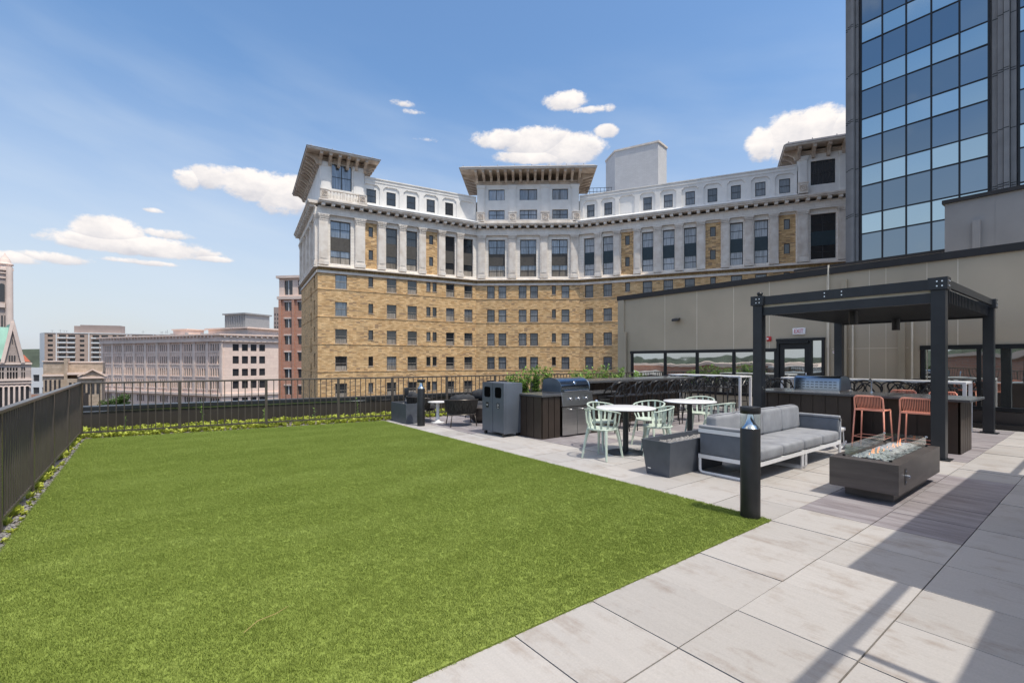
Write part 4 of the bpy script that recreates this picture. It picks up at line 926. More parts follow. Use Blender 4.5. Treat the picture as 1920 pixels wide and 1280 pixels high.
for x in (gx0,gx1):
    for y in (gy0,gy1):
        b = MB(); b.box(x-.012,x+.012,y-.012,y+.012,Z1+.001,Z1+.02); b.build('foot', M['black'], t)
        b = MB(); b.box(x-.012,x+.012,y-.012,y+.012,gz-.015,gz+.004); b.build('corner_clip', M['chrome'], t, bevel=.003)
b = MB(); b.box(6.27,6.33,Y0-.004,Y0+.01,.20,.365); o = b.build('switch_plate', M['charcoal'], t); 
b = MB(); b.tube([(6.30,Y0-.004,.285),(6.30,Y0-.04,.285)],.018,n=16); b.build('knob', M['chrome'], o); b = MB(); b.box(6.288,6.312,Y0-.008,Y0-.0045,.33,.35); b.box(6.288,6.312,Y0-.008,Y0-.0045,.215,.235); b.build('button', M['chrome'], o)
def flame_mat():
    m = bpy.data.materials.new('flame'); m.use_nodes = True; nt = m.node_tree; N = nt.nodes; L = nt.links; N.remove(N['Principled BSDF'])
    e = N.new('ShaderNodeEmission'); tr = N.new('ShaderNodeBsdfTransparent'); mx = N.new('ShaderNodeMixShader')
    lw = N.new('ShaderNodeLayerWeight'); lw.inputs[0].default_value = .35
    g = N.new('ShaderNodeNewGeometry'); s = N.new('ShaderNodeSeparateXYZ'); L.new(g.outputs['Position'], s.inputs[0])
    mr = N.new('ShaderNodeMapRange'); mr.inputs['From Min'].default_value = .40; mr.inputs['From Max'].default_value = .56; L.new(s.outputs[2], mr.inputs['Value'])
    cr = N.new('ShaderNodeValToRGB'); cr.color_ramp.elements[0].color = (1,.62,.35,1); cr.color_ramp.elements[1].color = (1,.20,.08,1); L.new(mr.outputs[0], cr.inputs[0])
    e.inputs['Strength'].default_value = 1.3; L.new(cr.outputs[0], e.inputs['Color'])
    a = N.new('ShaderNodeMath'); a.operation = 'MULTIPLY'; L.new(lw.outputs['Facing'], a.inputs[0]); a.inputs[1].default_value = .9
    b2 = N.new('ShaderNodeMath'); b2.operation = 'SUBTRACT'; b2.inputs[0].default_value = .8; L.new(a.outputs[0], b2.inputs[1]); b2.use_clamp = True
    L.new(b2.outputs[0], mx.inputs[0]); L.new(tr.outputs[0], mx.inputs[1]); L.new(e.outputs[0], mx.inputs[2]); L.new(mx.outputs[0], N['Material Output'].inputs['Surface']); return m
M['flame'] = flame_mat()
rd = random.Random(4)
for k, (fx, h) in enumerate([(6.40,.07),(6.50,.12),(6.58,.09),(6.70,.09),(6.80,.07),(6.95,.06),(7.08,.08),(7.18,.07),(7.30,.13)]):
    b = MB()
    for q in range(4):
        x, y = fx+rd.uniform(-.05,.05), 1.73+rd.uniform(-.03,.03); hh = h*rd.uniform(.5,1.05); w = rd.uniform(.005,.011); lx = rd.uniform(-.025,.025)
        b.tube([(x,y,Z1-.02),(x+lx*.2,y,Z1-.02+hh*.25),(x-lx*.3,y+.004,Z1-.02+hh*.6),(x+lx,y,Z1-.02+hh)],[w*.6,w,w*.6,.001],n=7)
    b.build('flame', M['flame'], t)
# ---------------------------------------------------------------- pergola
t = thing('pergola', 'dark steel pergola with slatted roof over the bar', 'pergola', (11.6,3.1,0))
PX0,PX1,PY0,PY1 = 9.45,13.85,1.66,4.50; pw = .17
for x in (PX0, PX1-pw):
    for y in (PY0, PY1-pw):
        b = MB(); b.box(x,x+pw,y,y+pw,.012,2.56); po = b.build('post', M['charcoal'], t, bevel=.004, seg=1)
        b = MB(); b.box(x-.06,x+pw+.06,y-.06,y+pw+.06,0,.012); b.build('base_plate', M['charcoal'], po)
        b = MB(); b.box(x-.03,x+pw+.03,y-.03,y+pw+.03,2.563,2.745); b.build('cap_box', M['charcoal'], po)
b = MB(); b.box(PX0+.02,PX0+.07,PY0+pw+.03,PY1-pw-.03,2.57,2.73); b.box(PX0+.05,PX0+.13,PY0+pw,PY1-pw,2.37,2.52); b.build('front_beam', M['charcoal'], t)
b = MB(); b.box(PX0+.085,PX0+.10,PY0+pw,PY1-pw,2.522,2.568); b.build('light_strip', M['joint'], t)
b = MB(); b.box(PX1-.07,PX1-.02,PY0+pw+.03,PY1-pw-.03,2.57,2.73); b.box(PX1-.13,PX1-.05,PY0+pw,PY1-pw,2.37,2.52); b.build('rear_beam', M['charcoal'], t)
for y, nm in ((PY0+.02,'side_beam'),(PY1-.07,'side_beam')):
    b = MB(); b.box(PX0+pw+.03,PX1-pw-.03,y,y+.05,2.62,2.74); b.build(nm, M['charcoal'], t)
b = MB(); n = 34
for k in range(n):
    x = PX0+pw+.02+(PX1-PX0-2*pw-.06)*k/(n-1); b.box(x,x+.03,PY0+.075,PY1-.075,2.41,2.615)
b.build('roof_slats', M['charcoal'], t)
b = MB()
for x,y in ((PX0,PY0),(PX0,PY1-pw)):
    for dz in (.05,.12):
        for dy in (.03,.09): b.tube([(x-.031,y+dy,2.563+dz),(x-.040,y+dy,2.563+dz)],.011,n=8)
for yy in (3.0,3.26):
    for z in (2.62,2.68): b.tube([(PX0+.02,yy,z),(PX0+.010,yy,z)],.011,n=8)
for x in (PX0,PX1-pw):
    for dz in (.05,.12):
        for dx in (.03,.09): b.tube([(x+dx,PY0-.031,2.563+dz),(x+dx,PY0-.040,2.563+dz)],.011,n=8)
b.build('bolts', M['chrome'], t)
def pendant(label, x, y):
    t = thing('pendant_light', label, 'lamp', (x,y,2.4), 0, 'black cylinder lights under the pergola')
    b = MB(); b.lathe([(.07,2.16),(.072,2.165),(.072,2.41),(.0,2.41)],(x,y,0),28); b.build('shade', M['blackpaint'], t)
    b = MB(); b.lathe([(.0,2.175),(.066,2.175)],(x,y,0),28); b.build('diffuser', M['stonegrey'], t)
pendant('black cylinder light under the front half of the pergola roof', 10.45,3.12)
pendant('black cylinder light under the rear half of the pergola roof', 13.1,3.12)
t = thing('security_camera', 'small dark camera on the far left corner of the pergola', 'camera', (9.55,4.42,2.75))
b = MB(); b.box(9.52,9.58,4.38,4.44,2.746,2.78); b.build('mount', M['charcoal'], t); b = MB(); b.lathe([(.05,2.781),(.055,2.80),(.04,2.83),(0,2.84)],(9.55,4.41,0),16); b.build('dome', M['black'], t)
# ---------------------------------------------------------------- bar under the pergola
t = thing('pergola_bar', 'dark panelled bar with granite top under the pergola', 'outdoor kitchen', (10.6,3.1,0))
b = MB(); b.box(10.12,11.05,3.05,4.72,0,.84); clad(b, Fr((10.12,4.72),(0,-1)), 0, 1.67, 0, .84, .21)
b.box(10.55,11.05,1.80,3.05,0,.84); clad(b, Fr((10.55,3.05),(0,-1)), 0, 1.25, 0, .84, .21); b.box(10.2,11.05,1.62,1.80,0,.84); clad(b, Fr((10.2,1.62),(1,0)), 0, .85, 0, .84, .17); clad(b, Fr((10.12,3.05),(1,0)), .02, .43, 0, .84, .2)
b.build('cabinet', M['cabinet'], t)
b = MB(); b.box(10.02,11.2,1.47,4.78,.845,.885); b.build('countertop', M['granite'], t, bevel=.005, seg=1)
make_grill((10.62,3.72,.87), PI/2, 'stainless grill on the pergola bar showing its curved slotted back')
b = MB()
for r in range(3):
    for k in range(9): b.box(-.34+.078*k,-.29+.078*k,.2255,.2285,.10+.05*r,.112+.05*r)
gg = [o for o in bpy.data.objects if o.name.startswith('gas_grill')][-1]
b.build('vent_slots', M['charcoal'], gg, world=False)
t = thing('faucet', 'small chrome faucet on the far end of the pergola bar', 'faucet', (10.9,3.0,.885))
b = MB(); b.tube([(10.95,2.98,.885),(10.95,2.98,1.08),(10.93,2.98,1.13),(10.87,2.98,1.14),(10.82,2.98,1.10)],.013,n=10); b.build('spout', M['chrome'], t)
b = MB(); b.lathe([(.03,.885),(.028,.90),(.015,.905)],(10.95,2.98,0),16); b.build('base', M['chrome'], t)

t = thing('straw', 'single dry pale straw lying on the lawn in the foreground', 'straw', (.55,3.0,.02))
b = MB(); b.tube([(.42,2.93,.022),(.50,3.00,.03),(.60,3.03,.026),(.68,3.09,.02)],[.0012,.0018,.0018,.001],n=5); b.build('stalk', mat('dry straw', (.5,.36,.16), .8), t)
# ================================================================ the taupe pavilion wall
WX = 14.9
F = Fr((WX, 12.37), (0, -1))            # u = 12.37 - y ; outward normal (-1,0)
def U(y): return 12.37 - y
t = thing('pavilion', 'long low taupe panelled rooftop building with dark window bands', 'building', (WX, 6, 0))
ZT_, HD, SL = 3.86, 1.82, .40
hol = []
band1 = [(11.72,10.24),(10.24,8.98),(8.98,7.70),(7.70,6.42)]
band2 = [(3.02,2.05),(2.05,.75),(.75,-.55),(-.55,-1.85)]
hol = [(U(11.77), U(6.42), SL, HD), (U(6.38), U(5.12), .02, 2.12), (U(3.08), U(-4.0), SL, HD)]
b = MB(); wall(b, F, 0, U(-5), -.06, ZT_, hol, .12)
b.box(WX+.13, WX+10, -5, 12.37, -.06, ZT_-.25); b.build('wall', M['taupe'], t)
b = MB(); b.fbox(F, -.04, U(-5), .06, -.3, ZT_, ZT_+.17); b.build('coping', M['coping'], t)
b = MB()
for y in (10.24,8.98,7.70,6.6,5.07): b.fbox(F, U(y)-.009, U(y)+.009, .004, -.005, HD+.02, ZT_-.001)
b.fbox(F, U(4.95), U(3.3), .004, -.005, 1.80, 1.815)
for y in (4.1,3.75,2.95): b.fbox(F, U(y)-.006, U(y)+.006, .0042, -.005, 0, ZT_-.001)
[b.fbox(F, U(q)-.009, U(q)+.009, .0042, -.005, HD+.02, ZT_-.001) for q in (2.4,1.0,-.4)]
b.build('panel_joints', M['joint'], t)
b = MB(); b.fbox(F, 0.0, .3, .05, .0005, 0, ZT_-.002); b.fbox(F, .34, .44, .11, .051, 0, 2.6); b.build('corner_trim', M['taupe'], t)
for y, z1 in ((4.65,ZT_-.2),(3.42,2.5)):
    b = MB(); b.fbox(F, U(y)-.07, U(y)+.07, .09, .001, 0, z1); b.build('wall_pilaster', M['taupedk'], t)
for y, z1 in ((4.45,2.5),(3.22,2.6),(5.02,ZT_+.25)):
    b = MB(); p = F.p(U(y), .05, 0); b.tube([(p[0],p[1],0),(p[0],p[1],z1)], .022, n=10); b.build('conduit', M['joint'], t)
def strip(cells, z0, z1):
    fr = MB(); y0, y1 = cells[0][0], cells[-1][1]
    fr.fbox(F, U(y0)-.06, U(y1)+.02, .035, -.05, z1-.07, z1+.03); fr.fbox(F, U(y0)-.06, U(y1)+.02, .035, -.05, z0-.03, z0+.06)
    w = t_w = fr.build('window_band', M['frame'], t)
    m = MB()
    for a, c in cells: m.fbox(F, U(a)-.035, U(a)+.035, .03, -.05, z0+.061, z1-.071)
    m.fbox(F, U(y1)-.035, U(y1)+.03, .03, -.05, z0+.061, z1-.071)
    m.build('mullions', M['frame'], w)
    for a, c in cells:
        p = MB(); p.fbox(F, U(a)+.036, U(c)-.036, -.02, -.035, z0+.05, z1-.06); p.build('pane', M['mirror'], w)
strip(band1, SL, HD); strip(band2, SL, HD)
b = MB(); b.fbox(F, U(3.08), U(-5), .06, .001, .0, .36); b.build('plinth', M['brown'], t)
b = MB(); b.fbox(F, U(3.0), U(-5), .34, .06, .0, .10); b.build('kerb', M['coping'], t)
# door
d = MB(); a, c = 6.38, 5.12
for u0, u1 in ((U(a),U(a)+.07),(U(5.50),U(5.50)+.06),(U(c)-.07,U(c))): d.fbox(F, u0, u1, .05, -.06, 0, 2.06)
d.fbox(F, U(a)-.01, U(c)+.01, .055, -.06, 2.061, 2.13); dr = d.build('door_frame', M['frame'], t)
d = MB(); ua, ub = U(a)+.072, U(5.50)-.002
wall(d, F, ua, ub, .01, 1.98, [(ua+.13, ub-.13, .25, 1.82)], .04, n=.01); d.fbox(F, ua, ub, .10, .02, 1.985, 2.05); dd = d.build('door', M['frame'], t)
p = MB(); p.fbox(F, ua+.131, ub-.131, -.01, -.02, .251, 1.819); p.build('pane', M['mirror'], dd)
p = MB(); p.fbox(F, U(5.50)+.062, U(c)-.072, -.01, -.02, .05, 2.05); p.build('sidelight', M['mirror'], dr)
p = MB(); q0 = F.p(ub-.07,.06,.9); q1 = F.p(ub-.07,.06,1.15); p.tube([q0,q1],.012,n=8); p.build('handle', M['chrome'], dd)
def wall_thing(name, label, cat, y, z, fn):
    q = thing(name, label, cat, (WX-.01, y, z)); fn(q, U(y), z); return q
def f_exit(q, u, z):
    b = MB(); b.fbox(F, u-.17, u+.17, .045, .002, z-.095, z+.095); b.build('plate', M['signw'], q, bevel=.01)
    o = text('EXIT', .15, F.p(u, .049, z), (PI/2, 0, -PI/2), M['exitred'], q, ext=.0015); o.scale = (.82,1.08,1)
M['signw'] = mat('white sign face', (.82,.80,.80), .4, 0, n_amt=.02); M['exitred'] = mat('sign red', (.55,.03,.08), .5, 0, n_amt=.02)
wall_thing('exit_sign', 'white EXIT sign with red letters above the dark door', 'sign', 5.77, 2.33, f_exit)
def f_alarm(q, u, z):
    b = MB(); b.fbox(F, u-.065, u+.065, .05, .002, z-.07, z+.07); b.build('housing', M['red'], q, bevel=.012)
    b = MB(); b.fbox(F, u-.05, u-.0, .07, .051, z-.025, z+.03); b.build('strobe', M['signw'], q, bevel=.006)
wall_thing('fire_alarm', 'small red fire alarm on the taupe wall left of the door', 'alarm', 6.60, 2.14, f_alarm)
def f_lamp(q, u, z):
    b = MB(); b.fbox(F, u-.05, u+.05, .06, .002, z-.04, z+.05); b.build('mount', M['black'], q)
    b = MB(); b.hexa([F.p(u-.13,.22,z-.07),F.p(u+.13,.22,z-.07),F.p(u+.13,.06,z-.02),F.p(u-.13,.06,z-.02),F.p(u-.13,.21,z+.02),F.p(u+.13,.21,z+.02),F.p(u+.13,.06,z+.06),F.p(u-.13,.06,z+.06)]); h = b.build('housing', M['black'], q, bevel=.012)
wall_thing('wall_light', 'small black floodlight high on the left part of the taupe wall', 'lamp', 9.70, 2.93, f_lamp)
def f_plate(q, u, z):
    b = MB(); b.fbox(F, u-.07, u+.07, .01, .002, z-.035, z+.035); b.build('plate', M['signw'], q)
    b = MB(); b.fbox(F, u-.055, u+.055, .012, .0101, z-.004, z+.012); b.build('print', M['exitred'], q)
wall_thing('wall_notice', 'tiny white notice with red print right of the door frame', 'sign', 4.86, 1.72, f_plate)
# shade structure beside the camera (its shadow falls across the right foreground)
t = thing('shade_canopy', 'steel canopy with a flat roof and outrigger beam beside the patio casting the long shadow', 'canopy', (4, -3, 0))
b = MB(); b.box(4.22,9.25,-8,-.19,3.0,3.12); b.box(-3.5,4.22,-8,-.945,3.0,3.12); b.build('roof', M['stonegrey'], t)
b = MB(); b.box(-3,4.22,-.505,-.44,3.0,3.03); b.box(9.25,13.5,-.505,-.44,3.0,3.03); b.build('outrigger_beam', M['charcoal'], t)
b = MB(); b.box(3.06,3.11,-.945,-.505,3.0,3.02); b.box(-1.0,-.94,-.945,-.505,3.0,3.02); b.build('bracket', M['charcoal'], t)
for x in (-2,3.5,8.8): b = MB(); b.box(x,x+.15,-3.2,-3.05,0,3.0); b.build('post', M['charcoal'], t)
for x in (13.3,): b = MB(); b.box(x,x+.12,-.52,-.40,0,3.0); b.build('post', M['charcoal'], t)
# second block and parapet behind the pavilion
F2 = Fr((17.0, 3.0), (0,-1))
t = thing('rooftop_block', 'grey panelled upper block rising behind the right end of the taupe wall', 'building', (17.5,0,0))
b = MB(); b.box(17,25,-10,3.0,3.0,5.68); b.build('wall', M['stonegrey'], t)
b = MB(); b.box(16.94,25,-10,3.05,5.681,5.78); b.build('coping', M['coping'], t)
b = MB(); b.fbox(F2, .55, .70, .09, .001, 3.6, 5.1); b.fbox(F2, .95, .965, .004, -.01, 3.6, 5.67); b.build('duct', M['stonegrey'], t)
t = thing('rooftop_parapet', 'low grey parapet with dark cap behind the taupe wall in front of the glass tower', 'parapet', (18,5,0))
b = MB(); b.box(18,18.3,3.1,7.1,3.0,4.58); b.build('wall', M['stonegrey'], t); b = MB(); b.box(17.97,18.33,3.06,7.14,4.581,4.66); b.build('coping', M['coping'], t)
# ================================================================ glass tower
GX = 46.5
t = thing('office_tower', 'tall blue glass office tower with grey stone piers at the right edge', 'skyscraper', (GX, 0, -20))
FT = Fr((GX, 14.45), (0,-1)); FH = 3.9
def V(y): return 14.45 - y
cols = [13.35,11.93,10.43,8.95,7.40,5.90]
M['gdark'] = glass_mat('dark tower glass', (0.26,0.31,0.345), .05, 1.0, wav=.0012, wscale=.35, rnd=.10)
M['glight'] = glass_mat('pale tower spandrel glass', (0.50,0.60,0.62), .08, 1.0, wav=.001, wscale=.35, rnd=.06)
b = MB(); b.box(GX+.25,GX+26,-26,14.2,-20,60); b.build('core', M['stonegrey'], t)
def pier(u0, u1, name):
    b = MB(); n = 4; w = (u1-u0)/n
    dep = [.0,.28,.45,.1]
    for i in range(n): b.fbox(FT, u0+i*w+.02, u0+(i+1)*w-.02, dep[i], -.3, -20, 60)
    b.fbox(FT, u0, u1, -.02, -.31, -20, 60)
    for k in range(20):
        z = -14 + k*FH*1.0
        for dz in ((0,.16) if k % 2 else (0,)):
            for i in range(n): b.fbox(FT, u0+i*w+.015, u0+(i+1)*w-.015, dep[i]+.006, dep[i]-.01, z+dz, z+dz+.06, 1)
    b.build(name, [M['pierstone'], M['frame']], t)
M['pierstone'] = mat('grey pier stone', (0.27,0.27,0.275), .75, 0, .3, n_scale=1.0, n_amt=.07)
pier(0, V(13.5), 'stone_pier'); pier(V(5.75), V(4.55), 'stone_pier')
def curtain(ys, z0, z1):
    up = {'gdark': MB(), 'glight': MB()}
    for a, c in zip(ys[:-1], ys[1:]):
        for kind in ('gdark', 'glight'):
            zz = z0 if kind == 'gdark' else z0 + 2.32
            while zz < z1:
                seen = zz < 33 and zz > 4
                b = MB() if seen else up[kind]
                b.fbox(FT, V(a)+.05, V(c)-.05, .02, -.05, zz+.06, zz + (2.32 if kind == 'gdark' else 1.58) - .06)
                if seen:
                    for q in range(len(b.v)):
                        px_, py_, pz_ = b.v[q]; jit = ((hash((round(a*10), round(zz*10))) % 97)/97-.5)*.05*(pz_-zz-1)/2 + ((hash((round(zz*10), round(a*7))) % 89)/89-.5)*.03*(py_-a)
                        b.v[q] = (px_+jit, py_, pz_)
                if seen: b.build('glazing' if kind == 'gdark' else 'spandrel', M[kind], t)
                zz += FH
    for kind in up: up[kind].build('upper_glazing' if kind == 'gdark' else 'upper_spandrel', M[kind], t)['kind'] = 'stuff'
    b = MB()
    for y in ys: b.fbox(FT, V(y)-.055, V(y)+.055, .07, -.1, z0, z1)
    z = z0
    while z < z1: b.fbox(FT, V(ys[0]), V(ys[-1]), .045, -.1, z-.055, z+.055); b.fbox(FT, V(ys[0]), V(ys[-1]), .045, -.1, z+2.265, z+2.375); z += FH
    b.build('mullions', M['frame'], t)
Zt0 = 1.5+(675-439.5)*(GX/1.1928)/890 - 2.32 - 3*FH      # dark-pane top line passes here
curtain(cols, Zt0, 60); curtain([4.45,2.95,1.45,-.05,-1.55], Zt0, 60)
# ================================================================ the brick hotel
M['brick'] = brick_mat('tan brick', (0.54,0.325,0.145), (0.83,0.58,0.31), (0.52,0.37,0.23), .42, .125, .008, patch=(.30,.20,.13), blotch=1.0)
M['soldier'] = brick_mat('soldier brick', (0.30,0.20,0.09), (0.50,0.36,0.18), (0.30,0.23,0.14), .30, .12, .01, patch=(.2,.14,.08), vertical=True)
M['ashlar'] = brick_mat('white terracotta', (0.84,0.775,0.70), (0.90,0.84,0.765), (0.62,0.55,0.49), 1.0, .36, .010, blotch=.55)
M['trim'] = mat('white terracotta trim', (0.87,0.81,0.74), .7, 0, .3, n_scale=1.3, n_amt=.10, bump=.08, b_scale=8, tint2=(.66,.58,.50))
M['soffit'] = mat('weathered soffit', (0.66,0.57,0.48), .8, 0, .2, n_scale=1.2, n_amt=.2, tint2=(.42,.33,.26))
M['attic'] = mat('white attic sheet', (0.85,0.825,0.79), .6, 0, .3, n_scale=.8, n_amt=.05)
M['roofm'] = mat('pale gutter metal', (0.80,0.80,0.80), .5, 0, .3, n_scale=2, n_amt=.05)
M['slate_roof'] = mat('grey fascia', (0.36,0.35,0.35), .6, .2, n_scale=2, n_amt=.12)
M['wframe'] = mat('dark sash', (0.035,0.035,0.037), .5, 0, n_amt=.1)
M['wframel'] = mat('weathered sash', (0.28,0.25,0.22), .7, 0, n_amt=.15)
M['pane_d'] = glass_mat('dark hotel pane', (0.030,0.032,0.036), .06, 0, spec=1.0, wav=.002, wscale=.7, rnd=.6, stripes=True)
M['pane_c'] = glass_mat('curtained hotel pane', (0.145,0.155,0.17), .1, 0, spec=.9, wav=.002, wscale=.7, rnd=.35, stripes=True)
M['pane_b'] = glass_mat('sky lit hotel pane', (0.22,0.25,0.29), .06, .45, spec=.9, wav=.003, wscale=.6, rnd=.3, stripes=True)
M['curtain'] = glass_mat('net curtain', (0.30,0.27,0.235), .8, 0, spec=.2, rnd=.3, stripes=True)
M['span_g'] = mat('grey spandrel', (0.085,0.078,0.07), .7, 0, n_amt=.1); M['span_b'] = mat('dark blue spandrel', (0.022,0.045,0.058), .45, 0, n_amt=.1)
hr = W(-4, 55)
hotel = thing('hotel', 'large tan brick hotel with white terracotta top storeys and bracketed roof pavilions', 'hotel', (hr[0], hr[1], -20))
PL = (-21.7, 53.0); PC1 = (-4.7, 62.6); PC2 = (8.86, 62.1)
FL = camfr(PL, (.870, .492)); FC_ = camfr(PC1, (.9993, -.0369)); FR = camfr(PC2, (.9157, -.402))
SD = 17.0; PS = (PL[0]-.492*SD, PL[1]+.870*SD); FS = camfr(PS, (.492, -.870))
LL, LC, LR = 19.52, 13.57, 40.0
rw = random.Random(12)
def window(F, u0, u1, z0, z1, name='window', rev=.2, pane='pane_d', cur=None, cols=1, frm='wframe', rail=True, spandrel=None):
    """one sash window: frame object with its pane (and curtain) as sub-parts"""
    n0 = -rev+.02; b = MB(); w = .07
    b.fbox(F,u0,u1,n0+.06,n0,z0,z0+w); b.fbox(F,u0,u1,n0+.06,n0,z1-w,z1); b.fbox(F,u0,u0+w,n0+.06,n0,z0+w,z1-w); b.fbox(F,u1-w,u1,n0+.06,n0,z0+w,z1-w)
    zs = [(z0+w,z1-w)] if not spandrel else [(z0+w,spandrel[0]),(spandrel[1],z1-w)]
    for k in range(1, cols):
        u = u0+(u1-u0)*k/cols
        for za, zb in zs: b.fbox(F,u-.045,u+.045,n0+.058,n0,za,zb)
    for za, zb in zs:
        if rail: b.fbox(F,u0+w,u1-w,n0+.05,n0,(za+zb)/2-.03,(za+zb)/2+.03)
    o = b.build(name, M[frm], hotel)
    if spandrel:
        s = MB(); s.fbox(F,u0+.02,u1-.02,n0+.09,n0,spandrel[0],spandrel[1]); s.build('spandrel', M[spandrel[2]], o)
    p = MB(); p.fbox(F,u0+w,u1-w,n0+.02,n0-.01,z0+w,z1-w); p.build('pane', M[pane], o)
    if cur:
        p = MB()
        for za, zb in zs[:1]: p.fbox(F,u0+w+.02,u1-w-.02,n0+.027,n0+.021,za+.01,za+(zb-za)*cur)
        p.build('curtain', M['curtain'], o)
    return o
ZC = [9.49-3.1*k for k in range(10)]           # string courses
def brickwins(F, cols, rows, pane, cur, rev=.2):
    H = []
    for r in rows:
        for (a, c) in cols:
            small = (c - a) < .75
            z0 = ZC[r] + (.62 if small else .13); z1 = z0 + (1.12 if small else 1.62)
            H.append((a, c, z0, z1))
            pp = pane
            if pane == 'pane_d' and rw.random() < .12: pp = 'pane_c'
            window(F, a, c, z0, z1, 'window', rev, pp, (cur*rw.uniform(.8,1.1) if (cur and not small) else None), frm='wframel' if cur and not small else 'wframe', rail=not small)
    return H
ROWS = range(5)
HL = brickwins(FL, [(7.71,8.89),(10.25,11.44),(12.66,13.20),(13.47,14.01),(15.27,16.42),(17.8,18.97)], ROWS, 'pane_d', .36) + brickwins(FL, [(5.56,6.11)], ROWS, 'pane_d', None)
for r in ROWS:
    a, c = 1.85, 3.16; z0 = ZC[r]+.13; HL.append((a,c,z0,z0+1.62)); window(FL, a, c, z0, z0+1.62, 'window', .2, 'pane_b' if r < 2 else 'pane_d', None if r < 2 else .3, frm='wframel')
HC = brickwins(FC_, [(1.42,2.42),(2.92,3.95),(5.58,6.61),(7.08,8.11),(11.19,12.23)], ROWS, 'pane_c', None) + brickwins(FC_, [(9.94,10.46)], ROWS, 'pane_d', None)
HR = brickwins(FR, [(.71,1.80),(3.11,4.22)], ROWS, 'pane_c', None) + brickwins(FR, [(5.88,6.48),(8.03,9.17),(10.49,11.62),(12.94,14.08),(15.76,16.36),(17.97,19.14),(20.47,21.63),(23.29,23.9)], [0], 'pane_c', None)
# side face: staggered small windows
HS = []
for r in range(5):
    for (a, dz) in ((SD-3.2,0),(SD-6.4,-1.2)):
        z0 = ZC[r]+.35+dz; HS.append((a, a+.95, z0, z0+1.75)); window(FS, a, a+.95, z0, z0+1.75, 'window', .2, 'pane_d')
b = MB()
wall(b, FL, 0, LL, -20, 11.30, HL, .2); wall(b, FC_, 0, LC, -20, 11.30, HC, .2); wall(b, FR, 0, LR, -20, 11.30, HR, .2); wall(b, FS, 0, SD, -20, 11.30, HS, .2)
b.fixn = False; b.build('brick_wall', M['brick'], hotel)
# string courses (fine projecting lines) and sills
b = MB()
for F_, l in ((FL, LL), (FC_, LC), (FR, LR), (FS, SD)):
    for z in ZC[:9]: b.fbox(F_, 0, l, .05, -.02, z-.03, z+.05)
b.build('string_course', M['brick'], hotel)
b = MB()
for F_, H in ((FL, HL), (FC_, HC), (FR, HR)):
    for (a, c, z0, z1) in H: b.fbox(F_, a-.05, c+.05, .05, -.16, z0-.07, z0-.001)
b.build('window_sills', M['soffit'], hotel)
# belt, soldier course, ledge
def band(F_, l, z0, z1, n, m, name, e0=0, e1=0):
    b = MB(); b.fbox(F_, -e0, l+e1, n, -.3, z0, z1); return b.build(name, m, hotel)
for F_, l in ((FL, LL), (FC_, LC), (FR, LR), (FS, SD)):
    band(F_, l, 11.301, 11.58, .12, M['trim'], 'belt_course', .0, .0)
    band(F_, l, 11.582, 11.92, .03, M['soldier'], 'soldier_course')
    b = MB(); b.hexa([F_.p(-.0,.42,11.922),F_.p(l,.42,11.922),F_.p(l,-.3,11.922),F_.p(0,-.3,11.922),F_.p(0,.42,12.06),F_.p(l,.42,12.06),F_.p(l,-.3,12.32),F_.p(0,-.3,12.32)]); b.build('ledge', M['trim'], hotel)
# pilaster storeys: wall, brick infill, tall windows, pilasters
Z0P, Z1P, ZCAP = 12.1, 17.85, 17.15
def tall(F_, a, c, cols, pane, sp, cur=None, big=False):
    z0, z1 = (12.45, 17.33) if not big else (12.45, 17.4)
    window(F_, a, c, z0, z1, 'tall_window', .38, pane, cur, cols=cols, spandrel=(13.95,15.5,sp), frm='wframe'); return (a, c, z0, z1)
hl = [tall(FL,1.34,3.55,2,'pane_b','span_g',.5)] + [tall(FL,a,c,1,'pane_d','span_g',.45) for a,c in ((7.63,9.0),(10.12,11.5),(15.18,16.5),(17.67,19.06))]
hc = [tall(FC_,a,c,2,'pane_b','span_g',.6) for a,c in ((1.59,3.79),(5.76,7.89),(9.9,12.01))]
hrr = [tall(FR,a,c,1,'pane_w','span_b') for a,c in ((.57,1.94),(3.03,4.37),(7.94,9.29),(10.4,11.78),(12.85,14.25),(17.87,19.23),(20.38,21.78))] + [tall(FR,25.86,28.19,2,'pane_d','span_b',.8)] if False else None
M['pane_w'] = glass_mat('white curtained pane', (0.40,0.42,0.45), .1, 0, spec=.9, wav=.002, wscale=.7, rnd=.2, stripes=True)
hrr = [tall(FR,a,c,1,'pane_w','span_b') for a,c in ((.57,1.94),(3.03,4.37),(7.94,9.29),(10.4,11.78),(12.85,14.25),(17.87,19.23),(20.38,21.78))] + [tall(FR,25.86,28.19,2,'pane_d','span_b')]
hs = []
for k in range(4): a = 1.6+k*3.9; hs.append(tall(FS,a,a+1.5,1,'pane_d','span_g'))
def infill(F_, panels):
    """recessed brick panels with two slit windows each"""
    out = []
    for (a, c, s0, s1) in panels:
        b = MB()
        H = [(s0, s1, 13.30, 14.45), (s0, s1, 16.0, 17.15)]
        wall(b, F_, a, c, 12.12, 17.6, H, .12, n=-.10); b.fixn = False; b.build('brick_panel', M['brick'], hotel)
        for h in H: window(F_, *h, 'slit_window', .25, 'pane_d', rail=False)
        out.append((a, c, 12.12, 17.6))
    return out
pl = infill(FL, [(5.18,6.57,5.60,6.12),(12.61,14.14,13.05,13.58)])
pr = infill(FR, [(5.36,6.90,5.86,6.42),(15.24,16.89,15.74,16.35),(22.81,24.45,23.32,23.9)])
